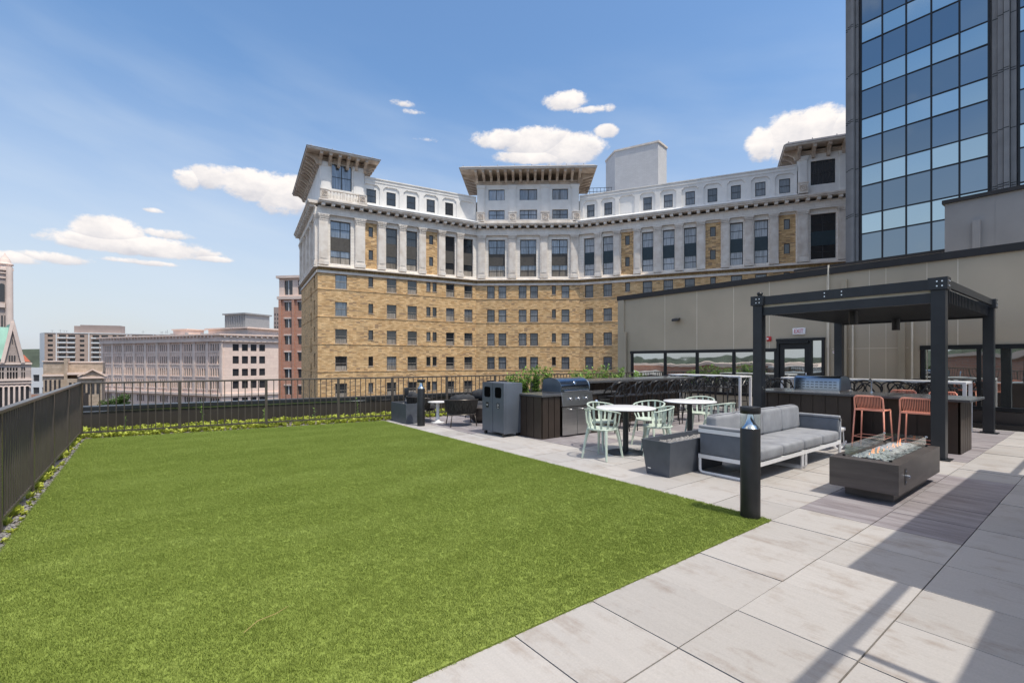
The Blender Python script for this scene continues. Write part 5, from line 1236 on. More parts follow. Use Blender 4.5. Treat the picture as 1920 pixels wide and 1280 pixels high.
b = MB(); wall(b, FL, 0, LL, Z0P, Z1P, hl+pl, .38); wall(b, FC_, 0, LC, Z0P, Z1P, hc, .38); wall(b, FR, 0, LR, Z0P, Z1P, hrr+pr, .38); wall(b, FS, 0, SD, Z0P, Z1P, hs, .38)
b.fixn = False; b.build('terracotta_wall', M['ashlar'], hotel)
def pilaster(F_, a, c, z0=12.2, z1=17.85, n=.28):
    b = MB(); m = (a+c)/2
    b.fbox(F_, a-.06, c+.06, n+.08, 0, z0, z0+.38); b.fbox(F_, a-.03, c+.03, n+.04, 0, z0+.381, z0+.46)
    b.fbox(F_, a, c, n, 0, z0+.461, z1-.72)
    b.fbox(F_, a+.14, c-.14, n+.035, n+.001, z0+.7, z1-1.0) if c-a > .75 else None
    # capital: necking, flared acanthus bell, abacus
    b.fbox(F_, a-.02, c+.02, n+.02, 0, z1-.719, z1-.65)
    for i, (q, zz) in enumerate(((.0,.65),(.05,.46),(.10,.28))):
        b.fbox(F_, a-q, c+q, n+q, 0, z1-zz, z1-zz+.17)
        k = 4
        for j in range(k):
            uu = a-q+(c-a+2*q)*(j+.5)/k; b.fbox(F_, uu-.06, uu+.06, n+q+.06, n+q+.001, z1-zz+.02, z1-zz+.15)
    b.fbox(F_, a-.14, c+.14, n+.15, 0, z1-.109, z1-.005)
    return b.build('pilaster', M['trim'], hotel)
for a, c in ((.11,1.09),(4.03,5.13),(6.66,7.5),(9.2,10.0),(11.66,12.5),(14.22,15.05),(16.72,17.55)): pilaster(FL, a, c)
for a, c in ((.3,1.2),(4.28,5.2),(8.42,9.35),(12.4,13.3)): pilaster(FC_, a, c)
for a, c in ((2.08,2.9),(4.5,5.25),(7.0,7.78),(9.45,10.25),(11.92,12.72),(14.35,15.15),(16.98,17.75),(19.4,20.22),(21.9,22.72),(24.6,25.6),(28.35,29.2)): pilaster(FR, a, c)
for k in range(5): pilaster(FS, .3+k*3.9, 1.25+k*3.9)
# entablature, modillions, cornice, gutter
for F_, l, name in ((FL, LL, 'L'), (FC_, LC, 'C'), (FR, LR, 'R'), (FS, SD, 'S')):
    band(F_, l, 17.851, 18.25, .30, M['ashlar'], 'architrave'); band(F_, l, 18.251, 18.62, .26, M['ashlar'], 'frieze')
    b = MB(); k = int(l/.98); w = l/k
    for i in range(k): b.fbox(F_, i*w+w*.32, i*w+w*.68, .82, .20, 18.70, 19.0)
    b.fbox(F_, 0, l, .36, .20, 18.621, 18.70); b.build('modillions', M['trim'], hotel)
    b = MB(); b.fbox(F_, 0, l, .92, -.3, 19.001, 19.16); b.fbox(F_, -.0, l, 1.02, -.3, 19.161, 19.34); b.build('cornice', M['trim'], hotel)
def gutter(F_, u0, u1):
    b = MB(); P = F_.p; b.hexa([P(u0,1.08,19.341),P(u1,1.08,19.341),P(u1,-.4,19.341),P(u0,-.4,19.341),P(u0,1.08,19.42),P(u1,1.08,19.42),P(u1,-.4,20.0),P(u0,-.4,20.0)]); b.build('gutter_roof', M['roofm'], hotel)
gutter(FL, 5.25, LL+.2); gutter(FR, -.2, 24.5)
# attic storey
def attic(F_, u0, u1, wins, blanks=()):
    s = .30; H = [(a, c, 20.15, 21.75) for a, c in wins]
    b = MB(); wall(b, F_, u0, u1, 19.6, 22.55, H, .1, n=-s-.14)
    b.fixn = False; b.build('attic_wall', M['attic'], hotel)
    # raised piers between chamfered window bays
    allw = sorted(list(wins)+list(blanks)); b = MB(); P = F_.p; edge = [u0]
    for a, c in allw: edge += [a-.42 if (c-a)<1.5 else a, c+.42 if (c-a)<1.5 else c]
    edge.append(u1)
    for i in range(0, len(edge), 2):
        a, c = edge[i], edge[i+1]
        if c-a > .05: b.fbox(F_, a, c, -s, -s-.14, 19.6, 22.3)
    for i in range(1, len(edge)-1, 2):
        a, c = edge[i], edge[i+1]; k = .32
        for q in ((a,a,a+k),(c,c,c-k)):
            tri = [(q[0],22.3),(q[2],22.3),(q[1],21.98)]
            f0 = [P(u,-s,z) for u,z in tri]; f1 = [P(u,-s-.14,z) for u,z in tri]
            b.face(f0); b.face([f0[2],f0[1],f1[1],f1[2]])
    b.fbox(F_, u0, u1, -s+.001, -s-.14, 22.301, 22.6); b.fixn = True; b.build('attic_piers', M['attic'], hotel)
    for h in H: window(F_, h[0], h[1], h[2], h[3], 'attic_window', s+.14+.12, 'pane_d' if F_ is FL else 'pane_c')
    b = MB(); b.fbox(F_, u0, u1, -s+.06, -s-.5, 22.601, 22.72); b.fbox(F_, u0, u1, -s+.0, -s-.5, 22.721, 22.98); b.fbox(F_, u0, u1, -s+.10, -s-.5, 22.981, 23.1); b.build('attic_cornice', M['attic'], hotel)
attic(FL, 5.2, LL+.1, [(5.42,6.55),(7.8,8.92),(10.28,11.41),(12.84,13.93),(15.33,16.42)], [(17.7,19.0)])
attic(FR, -.1, 24.6, [(.85,1.86),(3.13,4.16),(8.03,9.08),(10.49,11.53),(12.99,14.06),(15.46,16.52),(17.97,19.01),(20.49,21.54),(22.9,23.97)], [(5.07,6.99)])
# roof pavilions
def console(b, F_, u, n0, n1, z, w=.16, s=1):
    P = F_.p; pr = [(n0,z),(n1,z),(n1,z-.22),(n1-.35,z-.30),(n0+.45,z-.62),(n0+.28,z-1.0),(n0,z-1.05)]
    A = [P(u-w,n,zz) for n,zz in pr]; B_ = [P(u+w,n,zz) for n,zz in pr]; b.face(A[::-1]); b.face(B_)
    for i in range(len(pr)): j = (i+1)%len(pr); b.face([A[i],A[j],B_[j],B_[i]])
    b.fbox(F_, u-w-.05, u+w+.05, n1+.04, n0, z-.001, z+.06)
def balustrade(F_, u0, u1, n, z0, z1, nb):
    b = MB(); b.fbox(F_, u0, u1, n+.10, n-.16, z0, z0+.16); b.fbox(F_, u0, u1, n+.10, n-.16, z1-.14, z1)
    for u in (u0, u1-.85): b.fbox(F_, u, u+.85, n+.13, n-.18, z0+.161, z1-.141)
    m = (u0+u1)/2; b.fbox(F_, m-.14, m+.14, n+.08, n-.14, z0+.161, z1-.141)
    for k in range(nb):
        u = u0+.95+(u1-u0-1.9)*(k+.5)/nb
        if abs(u-m) < .2: continue
        p = F_.p(u, n-.03, z0+.16); h = z1-.14-z0-.16; b.lathe([(.05,0),(.085,h*.3),(.04,h*.6),(.06,h)], p, 8)
    o = b.build('balustrade', M['trim'], hotel)
    return o
def rosette_box(F_, u0, u1, n, z0, z1):
    b = MB(); b.fbox(F_, u0, u1, n, n-.5, z0, z1); b.fbox(F_, u0-.05, u1+.05, n+.05, n-.5, z1+.001, z1+.09); o = b.build('rosette_block', M['trim'], hotel)
    c = (u0+u1)/2; zc = (z0+z1)/2; b = MB(); r = min(u1-u0, z1-z0)*.33
    b.tube([F_.p(c+r*math.cos(q), n+.01, zc+r*1.05*math.sin(q)) for q in [i*2*PI/14 for i in range(14)]], .045, n=5, closed=True)
    b.tube([F_.p(c+r*.45*math.cos(q), n+.01, zc+r*.45*math.sin(q)) for q in [i*2*PI/8 for i in range(8)]], .04, n=5, closed=True)
    for i in range(4):
        q = PI/4+i*PI/2; b.bar(F_.p(c+r*1.1*math.cos(q), n+.01, zc+r*1.1*math.sin(q)), F_.p(c+r*1.5*math.cos(q), n+.01, zc+r*1.5*math.sin(q)), .05, .05)
    b.build('rosette', M['soffit'], o)
def pavilion(F_, u0, u1, dep, wins, zw, zs, over, zt, nbr, cols, pane='pane_b', pil=()):
    """belvedere storey with a deep bracketed roof"""
    H = []
    for (a, c, z0, z1) in wins:
        H.append((a, c, z0, z1)); window(F_, a, c, z0, z1, 'attic_window', .25, pane, cols=cols, rail=z1-z0 < 1.3 or z1-z0 > 2)
    b = MB(); n0 = -.25; wall(b, F_, u0, u1, 19.35, zw, H, .25-.0, n=-.0-.0)
    P = F_.p
    b.face([P(u0,0,19.35),P(u0,0,zw),P(u0,-dep,zw),P(u0,-dep,19.35)]); b.face([P(u1,0,19.35),P(u1,-dep,19.35),P(u1,-dep,zw),P(u1,0,zw)]); b.face([P(u0,-dep,19.35),P(u0,-dep,zw),P(u1,-dep,zw),P(u1,-dep,19.35)])
    b.fixn = False; b.build('belvedere_wall', M['attic'], hotel)
    b = MB()
    for (a, c) in pil:
        b.fbox(F_, a, c, .16, .001, 19.36, zw-.55); b.fbox(F_, a+.15, c-.15, .19, .161, 20.0, zw-.9); b.fbox(F_, a-.06, c+.06, .22, .001, zw-.549, zw-.4); b.fbox(F_, a-.1, c+.1, .27, .001, zw-.399, zw-.1)
    if pil: b.build('belvedere_pilasters', M['attic'], hotel)
    b = MB(); b.fbox(F_, u0-.1, u1+.1, .12, -dep-.1, zw, zw+.25); b.fbox(F_, u0-.2, u1+.2, .25, -dep-.2, zw+.251, zs-1.02 if zs-1.02 > zw+.3 else zw+.4); b.build('belvedere_frieze', M['soffit'], hotel)
    zb = zs
    b = MB(); k = nbr; w = (u1-u0)/k
    for i in range(k+1): console(b, F_, u0+i*w, .05, over-.12, zb)
    FSi = Fr(P(u0,-dep,0), (-F_.n[0]*-1*1, -F_.n[1]*-1*1)) ; FSi = Fr(P(u0,-dep,0), (F_.n[0], F_.n[1]))
    m = max(3, int(dep/w))
    for i in range(m+1): console(b, FSi, dep*i/m, .05, over-.12, zb)
    FSr = Fr(P(u1,0,0), (-F_.n[0], -F_.n[1]))
    for i in range(m+1): console(b, FSr, dep*i/m, .05, over-.12, zb)
    b.build('roof_brackets', M['soffit'], hotel)
    b = MB(); o = over; b.fbox(F_, u0-o, u1+o, o, -dep-o, zb+.061, zb+.14); b.build('roof_soffit', M['soffit'], hotel)
    b = MB(); b.fbox(F_, u0-o-.03, u1+o+.03, o+.03, -dep-o-.03, zb+.141, zb+.30); b.build('roof_fascia', M['trim'], hotel)
    b = MB(); c = [P(u0-o-.12,o+.12,0),P(u1+o+.12,o+.12,0),P(u1+o+.12,-dep-o-.12,0),P(u0-o-.12,-dep-o-.12,0)]; e = [P(u0-o+.3,o-.3,0),P(u1+o-.3,o-.3,0),P(u1+o-.3,-dep-o+.3,0),P(u0-o+.3,-dep-o+.3,0)]
    b.hexa([(x,y,zb+.301) for x,y,_ in c]+[(x,y,zt) for x,y,_ in e]); b.build('roof', M['slate_roof'], hotel)
    b = MB()
    for i in range(int((u1-u0)/2.2)+2): p = P(u0-o+.4+i*2.2, o-.35, zt-.02); b.box(p[0]-.03,p[0]+.03,p[1]-.03,p[1]+.03,p[2],p[2]+.16)
    b.build('roof_posts', M['slate_roof'], hotel)
pavilion(FL, .25, 5.1, 14.5, [(1.49,3.67,20.9,23.75)], 23.85, 24.35, 1.45, 24.85, 5, 2, 'pane_b', [(.35,1.35),(3.85,4.95)])
pavilion(FC_, .1, 13.47, 5.5, [(1.61,3.72,22.5,23.94),(5.71,8.01,22.5,23.94),(9.99,12.04,22.5,23.94),(1.61,3.72,20.0,21.23),(5.71,8.01,20.0,21.23),(9.99,12.04,20.0,21.23)], 24.55, 25.75, 2.0, 26.35, 14, 2, 'pane_b', [(.15,1.1),(4.28,5.2),(8.5,9.5),(12.5,13.42)])
pavilion(FR, 24.7, 30.2, 6.0, [(25.86,28.12,20.5,23.1)], 23.85, 24.45, 1.45, 25.1, 4, 2, 'pane_d', [(24.8,25.5),(28.5,29.2)])
balustrade(FL, .15, 5.2, .75, 19.36, 20.5, 9)
rosette_box(FL, .2, 1.0, .90, 19.5, 20.38); rosette_box(FL, 4.3, 5.1, .90, 19.5, 20.38)
for a, c in ((.13,1.1),(4.31,5.3),(8.49,9.56),(12.6,13.55)): rosette_box(FC_, a, c, .95, 19.5, 20.6)
b = MB(); b.fbox(FC_, 1.1, 12.6, .9, .3, 19.36, 19.62); b.build('parapet_curb', M['trim'], hotel)
rosette_box(FR, 24.6, 25.5, .95, 19.5, 20.6)
# flat roof bodies behind the facades
def q4(mb, F_, u0, u1, n0, n1, z0, z1): mb.fbox(F_, u0, u1, n0, n1, z0, z1)
b = MB(); q4(b, FL, .6, LL+1.5, -.62, -16, 0, 22.5); q4(b, FC_, .5, LC-.5, -.62, -16, 0, 22.4); q4(b, FR, -.5, LR, -.62, -15, 0, 22.5); b.build('roof_body', M['slate_roof'], hotel)
# penthouse and railing on the hotel roof
ph = thing('elevator_penthouse', 'tall white painted brick penthouse rising behind the hotel roof', 'penthouse', (*W(16,69), 22))
M['whitebrick'] = brick_mat('white painted brick', (0.62,0.62,0.63), (0.66,0.66,0.67), (0.54,0.54,0.55), .5, .17, .012, blotch=.35)
d0 = 68.5
pa, pb_ = (d0*(1153-960)/890, d0), (d0*(1234-960)/890*.955, d0*.955); pc = ((d0*(1250-960)/890)*.985, d0*.985); pdl = ((1136-960)/890*d0*1.05, d0*1.05)
zt_ = 1.5 + (675-282)*d0/890
b = MB()
poly = [W(*pdl), W(*pa), W(*pb_), W(*pc), W(pc[0]-2, pc[1]+6), W(pdl[0]+2, pdl[1]+4)]
b.prism(poly, 18, zt_-.25); b.build('wall', M['whitebrick'], ph)
cx_, cy_ = sum(p[0] for p in poly)/6, sum(p[1] for p in poly)/6
big = [(cx_+(p[0]-cx_)*1.03, cy_+(p[1]-cy_)*1.03) for p in poly]
b = MB(); b.prism(big, zt_-.249, zt_); b.build('coping', M['trim'], ph)
rr = thing('roof_railing', 'dark thin railing on the hotel roof left of the white penthouse', 'railing', (*W(10.5,66.5), 23))
FRR = camfr((10.3,66.2),(.93,-.1)); b = MB()
for z in (24.3,24.9,25.4): b.fbox(FRR,0,3.6,.03,-.03,z,z+.05)
for k in range(8): b.fbox(FRR,k*.5,k*.5+.05,.03,-.03,22.5,25.4)
b.build('rails', M['charcoal'], rr); b = MB(); b.fbox(FRR,-.3,4.2,.5,-1.5,22.5,23.6); b.build('base', M['slate_roof'], rr)
# ================================================================ the city beyond
def city_block(name, label, cat, F_, l, dep, z1, m, z0=-20):
    t = thing(name, label, cat, (*F_.p(l/2,-dep/2,0)[:2], z0)); return t
def gridwins(b, F_, cells, n=-.0, dep=.25): pass
M['limestone'] = brick_mat('warm limestone', (0.78,0.60,0.51), (0.84,0.66,0.56), (0.68,0.52,0.45), 2.4, 1.1, .03, blotch=.4)
M['limetrim'] = mat('limestone trim', (0.76,0.62,0.545), .8, 0, .2, n_scale=.3, n_amt=.08)
M['cwin'] = glass_mat('city window', (0.045,0.045,0.05), .15, 0, spec=.8, rnd=.3)
# --- beige federal building
A0, A1, A2 = (-156.0,181.0), (-94.9,155.0), (-78.0,168.5)
FA_, FB_ = camfr(A0, (A1[0]-A0[0], A1[1]-A0[1])), camfr(A1, (A2[0]-A1[0], A2[1]-A1[1])); lA, lB = math.dist(A0,A1), math.dist(A1,A2)+12
t = thing('federal_building', 'pale limestone office block with ranks of narrow windows and a flat cornice', 'building', (*W(-100,170),-20))
rows = [(4.55,6.85),(.35,2.85),(-3.75,-1.35),(-7.95,-5.5)]; hA = []; bays = 10; bw = lA/bays
for (z0, z1) in rows + [(-13.2,-10.9)]:
    for k in range(bays):
        for j in range(4): u = k*bw+bw*.2+j*bw*.175; hA.append((u, u+bw*.115, z0, z1))
hB = []
for (z0, z1) in rows + [(-13.2,-10.9)]:
    for u in (3.2,5.9,8.5,11.1,17.8,20.3,22.7,26.5,29.0): hB.append((u, u+1.8, z0, z1))
b = MB(); wall(b, FA_, 0, lA, -20, 7.6, hA, .22); wall(b, FB_, 0, lB, -20, 7.6, hB, .4); b.fixn = False; b.build('wall', M['limestone'], t)
b = MB(); b.fbox(FA_, .3, lA-.3, -.19, -26, -20, 7.5); b.fbox(FB_, .3, lB-.3, -.35, -30, -20, 7.5); b.build('window_panes', M['cwin'], t)
b = MB()
for k in range(bays+1): b.fbox(FA_, k*bw-.55, k*bw+.55, .30, 0, -9.5, 7.6)
for z0, z1 in rows:
    b.fbox(FA_, 0, lA, .2, 0, z0-.55, z0-.15)
    for k in range(bays):
        for j in range(5): u = k*bw+bw*.165+j*bw*.175-.15; b.fbox(FA_, u-.07, u+.20, .12, 0, -9.5, 7.4) if z0 > 4 else None
b.fbox(FA_, 0, lA, .9, 0, -10.3, -9.5); b.fbox(FB_, 0, lB, .6, 0, -10.3, -9.5); b.fbox(FB_, 0, lB, .35, 0, 7.3, 7.7)
b.build('pilasters', M['limetrim'], t)
b = MB(); b.fbox(FA_, -.5, lA+.8, .9, -28, 7.601, 9.6); b.fbox(FB_, 0, lB, .9, -30, 7.602, 9.6)
for F_, l in ((FA_, lA), (FB_, lB)):
    k = int(l/1.8)
    for i in range(k): b.fbox(F_, i*1.8+.5, i*1.8+1.1, 1.5, .9, 9.0, 9.6)
b.build('attic_band', M['limetrim'], t)
b = MB(); b.fbox(FA_, -1, lA+1.6, 1.7, -28, 9.601, 10.1); b.fbox(FB_, 0, lB, 1.7, -30, 9.602, 10.1); b.build('cornice', M['limestone'], t)
M['greypent'] = mat('grey penthouse metal', (0.33,0.335,0.34), .6, .2, n_amt=.08)
p1 = W(-97,165); FP = camfr((-106,172),(A1[0]-A0[0], A1[1]-A0[1]))
b = MB(); b.fbox(FP, -6, 14.5, 0, -14, 10.1, 12.6); b.fbox(FP, -7, 15.5, .8, -15, 12.601, 13.1); b.build('penthouse_base', M['limetrim'], t)
b = MB(); b.fbox(FP, 0+1.5, 12.0, -1, -11, 13.101, 17.8); b.fbox(FP, .9, 12.6, -.4, -11.6, 17.801, 18.3)
for k in range(9): b.fbox(FP, 1.7+k*1.2, 2.0+k*1.2, -.8, -1, 13.3, 17.4)
b.build('penthouse', M['greypent'], t)
b = MB(); b.fbox(FA_, 32, 40, -6, -12, 10.1, 12.4); b.fbox(FA_, 31.6, 40.4, -5.6, -12.4, 12.401, 12.8); b.build('roof_hut', M['limetrim'], t)
# --- red brick tower block
M['redbrick'] = brick_mat('red brick', (0.50,0.24,0.165), (0.57,0.30,0.21), (0.46,0.33,0.27), 1.2, .3, .03, blotch=.5)
FK = camfr((-46.6,95), (.99,-.14)); t = thing('brick_office', 'red brick office block with cream top storey left of the hotel', 'building', (*W(-42,100),-20)); H = []; lK = 12
for r in range(11):
    z0 = 11.3 - r*3.33 ; 
    for u in (1.15,4.05,6.95,9.6): H.append((u-.25 if 0 else u, u+1.75, z0, z0+1.75))
H0 = [(u, u+1.75, 14.5, 17.4) for u in (1.15,4.05,6.95,9.6)]
b = MB(); wall(b, FK, 0, lK, -20, 13.6, H, .25); FKS = Fr(FK.p(0,-14,0)[:2], (FK.n[0], FK.n[1])); wall(b, FKS, 0, 14, -20, 13.6); b.fixn = False; b.build('wall', M['redbrick'], t)
b = MB(); wall(b, FK, 0, lK, 14.2, 17.8, H0, .25); wall(b, FKS, 0, 14, 14.2, 17.8); b.fixn = False; b.build('top_storey', M['limestone'], t)
b = MB(); b.fbox(FK, -.3, lK, .35, -14, 13.601, 14.2); b.fbox(FK, -.4, lK, .5, -14, 17.801, 18.3)
for h in H: b.fbox(FK, h[0]-.1, h[1]+.1, .08, -.1, h[3]+.001, h[3]+.3)
b.build('trim', M['limetrim'], t)
b = MB(); [b.fbox(FK, u-.75, u-.25, .3, .001, -20, 13.6) for u in (.8,3.65,6.55,9.3)]; b.build('piers', M['redbrick'], t)
b = MB(); b.fbox(FK, .2, lK-.2, -.2, -13.5, -20, 17.7); b.build('window_panes', M['cwin'], t)
b = MB()
for h in H+H0: b.fbox(FK, (h[0]+h[1])/2-.07, (h[0]+h[1])/2+.07, -.08, -.18, h[2], h[3])
b.build('window_frames', M['white'], t)
# --- slim towers far behind
M['greyfar'] = mat('grey tower stone', (0.26,0.28,0.32), .7, 0, n_scale=.2, n_amt=.06); M['tanfar'] = mat('tan tower stone', (0.36,0.28,0.25), .8, 0, n_scale=.2, n_amt=.06)
def slab_tower(name, label, r, f, wd, dep, z1, m, fl, cw, n0=4):
    t = thing(name, label, 'skyscraper', (*W(r,f),-20)); Fx = camfr((r,f),(1,.12)); H = []
    z = -18
    while z < z1-5:
        k = max(1,int(wd/cw))
        for i in range(k): H.append((i*cw+cw*.3, i*cw+cw*.75, z, z+fl*.55))
        z += fl
    b = MB(); wall(b, Fx, 0, wd, -20, z1, H, .4); Fs = Fr(Fx.p(0,-dep,0)[:2],(Fx.n[0],Fx.n[1])); wall(b, Fs, 0, dep, -20, z1); Fe = Fr(Fx.p(wd,0,0)[:2],(-Fx.n[0],-Fx.n[1])); wall(b, Fe, 0, dep, -20, z1)
    b.face([Fx.p(0,0,z1),Fx.p(wd,0,z1),Fx.p(wd,-dep,z1),Fx.p(0,-dep,z1)]); b.fixn = False; b.build('wall', m, t)
    b = MB(); b.fbox(Fx, .2, wd-.2, -.35, -dep+.3, -20, z1-1); b.build('window_panes', M['cwin'], t); return t
slab_tower('skyscraper', 'tall grey tower showing just left of the hotel roof corner', -132, 298, 40, 30, 88, M['greyfar'], 7.5, 5.2)
slab_tower('skyscraper', 'distant brown tower between the limestone block and the red brick office', -250, 498, 30, 20, 57, M['tanfar'], 4.4, 2.6)
# --- apartment slab
M['apt'] = brick_mat('tan apartment brick', (0.42,0.31,0.25), (0.46,0.35,0.29), (0.42,0.33,0.28), 3.0, .8, .03, blotch=.3)
t = thing('apartment_block', 'wide tan and white apartment slab with rows of balconies and a brown rooftop box', 'apartment building', (*W(-280,305),-20))
FQ = camfr((-293.5,298),(.93,.36)); FQe = camfr((-305,306.5),(11.5,-8.5)); lQ = 66; H = []; rows = [16.2-3.05*k for k in range(13)]
cs_ = [(1.5,2.6),(7,3.6),(11.6,3.6),(17.5,2.4),(24,3.6),(28.6,3.6),(34.5,2.2),(37.6,3.4),(43.5,2.2),(46.6,2.2),(50,3.4),(54,3.0),(58,3.0),(62,2.2)]
for z in rows:
    for u, w_ in cs_: H.append((u, u+w_, z, z+1.5))
b = MB(); wall(b, FQ, 0, lQ, -20, 18.6, H, .7); b.fixn = False; b.build('wall', M['apt'], t)
b = MB(); wall(b, FQe, 0, math.hypot(11.5,8.5), -20, 18.9)
for u in (5.6,22,42,56.5): b.fbox(FQ, u, u+.5, .2, 0, -20, 18.7)
b.fbox(FQ, 0, lQ, .3, -12, 18.601, 19.1)
for z in rows:
    for u, w_ in cs_:
        if w_ > 3.2: b.fbox(FQ, u-.3, u+w_+.3, 1.2, 0, z-.9, z-.1)
b.build('concrete_bands', M['white'], t)
b = MB(); b.fbox(FQ, .5, lQ-.5, -.6, -12, -20, 18.5); b.build('window_panes', M['cwin'], t)
b = MB(); b.fbox(FQ, 17, 38, -2, -10, 19.1, 24.2); b.fbox(FQ, 13.5, 17, -3, -9, 19.1, 23.6); b.build('rooftop_box', M['tanfar'], t)
# --- theatre with a pediment
M['tan'] = brick_mat('tan theatre brick', (0.44,0.35,0.27), (0.52,0.42,0.33), (0.40,0.32,0.25), 1.6, .6, .03, blotch=1.2)
t = thing('theatre', 'low tan brick theatre with a classical pediment in front of the limestone block', 'theatre', (*W(-98,120),-20))
OH, DH = (-121.5,123), (.78,.62); FH_ = camfr(OH, DH); kH = math.hypot(*DH)
def uh(px): q = (px-960)/890; return (q*OH[1]-OH[0])/(DH[0]/kH-q*DH[1]/kH)
def zh(py, px): return 1.5+(675-py)*(OH[1]+uh(px)*DH[1]/kH)/890
ua0, ua1, ua2, ua3 = uh(81), uh(120), uh(127), uh(192); P = FH_.p
b = MB(); b.fbox(FH_, ua0, ua1, 0, -16, -20, zh(678,100)); b.fbox(FH_, ua2, ua3, -2, -16, -20, zh(680,160)); b.fbox(FH_, ua1, ua2, .4, -5, -20, zh(672,123)); b.build('wall', M['tan'], t)
b = MB(); b.fbox(FH_, ua0-.2, ua1, .4, -16, zh(705,100), zh(702,100)); b.fbox(FH_, ua2, ua3, 1.5, -16, zh(702,160), zh(698,160)); b.fbox(FH_, ua0-.2, ua1, .3, -16.2, zh(678,100)+.001, zh(676,100)); b.fbox(FH_, ua2, ua3, -1.8, -16.2, zh(680,160)+.001, zh(678,160)); b.build('cornice', M['limetrim'], t)
b = MB(); x0_, x1_ = uh(152), uh(197); m_ = (x0_+x1_)/2; zb_, zt2 = zh(705,175), zh(693.5,175)
tri = [(x0_,zb_),(x1_,zb_),(m_,zt2)]; f0 = [P(u,2.5,z) for u,z in tri]; f1 = [P(u,-8,z) for u,z in tri]; b.face(f0); b.face(f1[::-1]); [b.face([f0[i],f1[i],f1[(i+1)%3],f0[(i+1)%3]]) for i in range(3)]
b.build('pediment', M['tan'], t)
b = MB(); b.fbox(FH_, x0_-.4, x1_+.4, 2.8, -8, zb_-.55, zb_-.002)
for e in (x0_-.5, x1_+.5): b.bar(P(e,2.7,zb_+.1), P(m_,2.7,zt2+.22), .8, .28)
b.build('raking_cornice', M['limestone'], t)
b = MB(); b.fbox(FH_, ua2, ua3, 2.2, -1, -20, zb_-.56); b.build('lower_wall', M['tan'], t)
for k in range(4):
    b = MB(); u = uh(84)+k*(uh(118)-uh(84))/4; b.fbox(FH_, u, u+(uh(118)-uh(84))*.12, .05, 0, zh(733,100), zh(712,100)); b.build('window', M['cwin'], t)
for k in range(7):
    b = MB(); u = uh(131)+k*(uh(190)-uh(131))/7; b.fbox(FH_, u, u+(uh(205)-uh(131))*.065, 2.25, 2.2, zh(738,160), zh(716,160)); b.build('window', M['cwin'], t)
# stair tower frame
t = thing('low_office', 'small white and grey office building between the landmark gable and the theatre', 'building', (*W(-150,150),-20))
FO = camfr((-152,150),(1,.05)); b = MB(); H = [(u, u+1.9, z, z+2.1) for z in (-5.2,-9.2,-13) for u in (.6,3.3,6.0)]; wall(b, FO, 0, 8.4, -20, -.8, H, .3); b.fixn = False; b.build('wall', M['white'], t)
b = MB(); b.fbox(FO, .2, 8.2, -.25, -4, -20, -1.2); b.build('window_panes', M['cwin'], t)
t = thing('brick_lowrise', 'low dark red brick building at street level right of the landmark gable', 'building', (*W(-125,118),-20))
FO2 = camfr((-124.5,118),(1,.05)); b = MB(); H = [(u, u+.9, z, z+1.6) for z in (-9.6,-13) for u in (.8,2.5,4.2,5.9,7.6,9.3)]; wall(b, FO2, 0, 12, -20, -7.0, H, .3); b.fixn = False; b.build('wall', M['redbrick'], t)
b = MB(); b.fbox(FO2, .2, 11.8, -.25, -12, -20, -7.2); b.build('window_panes', M['cwin'], t)
# --- romanesque landmark at far left
M['granite2'] = brick_mat('pinkish granite', (0.42,0.35,0.32), (0.50,0.42,0.38), (0.36,0.30,0.27), 1.3, .55, .03, blotch=.5)
M['copper'] = mat('green copper roof', (0.22,0.42,0.35), .6, 0, n_scale=.5, n_amt=.12); M['tile'] = mat('red roof tile', (0.42,0.11,0.06), .7, 0, n_amt=.12)
t = thing('landmark_building', 'romanesque granite building with a steep gable, arcade and corner tower at the far left', 'historic building', (*W(-100,95),-20))
def bearing_frame(px, depth, ddir):
    o = ((px-960)/890*depth, depth); k = math.hypot(*ddir); dr, df = ddir[0]/k, ddir[1]/k; Fx = camfr(o, ddir)
    def u_(p): q = (p-960)/890; return (q*o[1]-o[0])/(dr-q*df)
    def z_(y, p): return 1.5+(675-y)*(o[1]+u_(p)*df)/890
    return Fx, u_, z_
FG, gu, gz = bearing_frame(-70, 84, (.62,.78)); P = FG.p
pane = MB(); H = []
def gw(x0, x1, y0, y1): H.append((gu(x0), gu(x1), gz(y1,(x0+x1)/2), gz(y0,(x0+x1)/2)))
for px in (12.8,18.3,23.8,29.3): gw(px,px+3.7,689,695); gw(px,px+3.7,697,711)
for px in (40,44.3): gw(px,px+2.6,688,695); gw(px,px+2.6,697,709)
for px in (-14,-8,-2,3.5): gw(px,px+3.7,689,695); gw(px,px+3.7,697,711)
uL, uE, zE = gu(-70), gu(58.6), gz(679,40); g0, g1, ga, zp = gu(8.5), gu(38.7), gu(23.5), gz(607,23.5)
b = MB(); wall(b, FG, uL, uE, -20, zE, H, .35); FE = Fr(P(uE,0,0)[:2],(-FG.n[0],-FG.n[1])); wall(b, FE, 0, 14, -20, zE)
b.face([P(g0,0,zE),P(g1,0,zE),P(ga,0,zp)], [(g0,zE),(g1,zE),(ga,zp)]); b.fixn = False; b.build('wall', M['granite2'], t)
b = MB(); b.fbox(FG, uL, uE-.2, -.3, -14, -20, zE-.1); b.build('window_panes', M['cwin'], t)
for px in (16.2,21,25.8):
    b = MB(); u = gu(px); w = gu(px+3.2)-u; z0, z1 = gz(678,px), gz(667,px); b.face([P(u,.03,z0),P(u+w,.03,z0)]+[P(u+w/2+w/2*math.cos(q),.03,z1+w/2*math.sin(q)) for q in [i*PI/8 for i in range(9)]]); b.fixn = False; b.build('gable_window', M['cwin'], t)
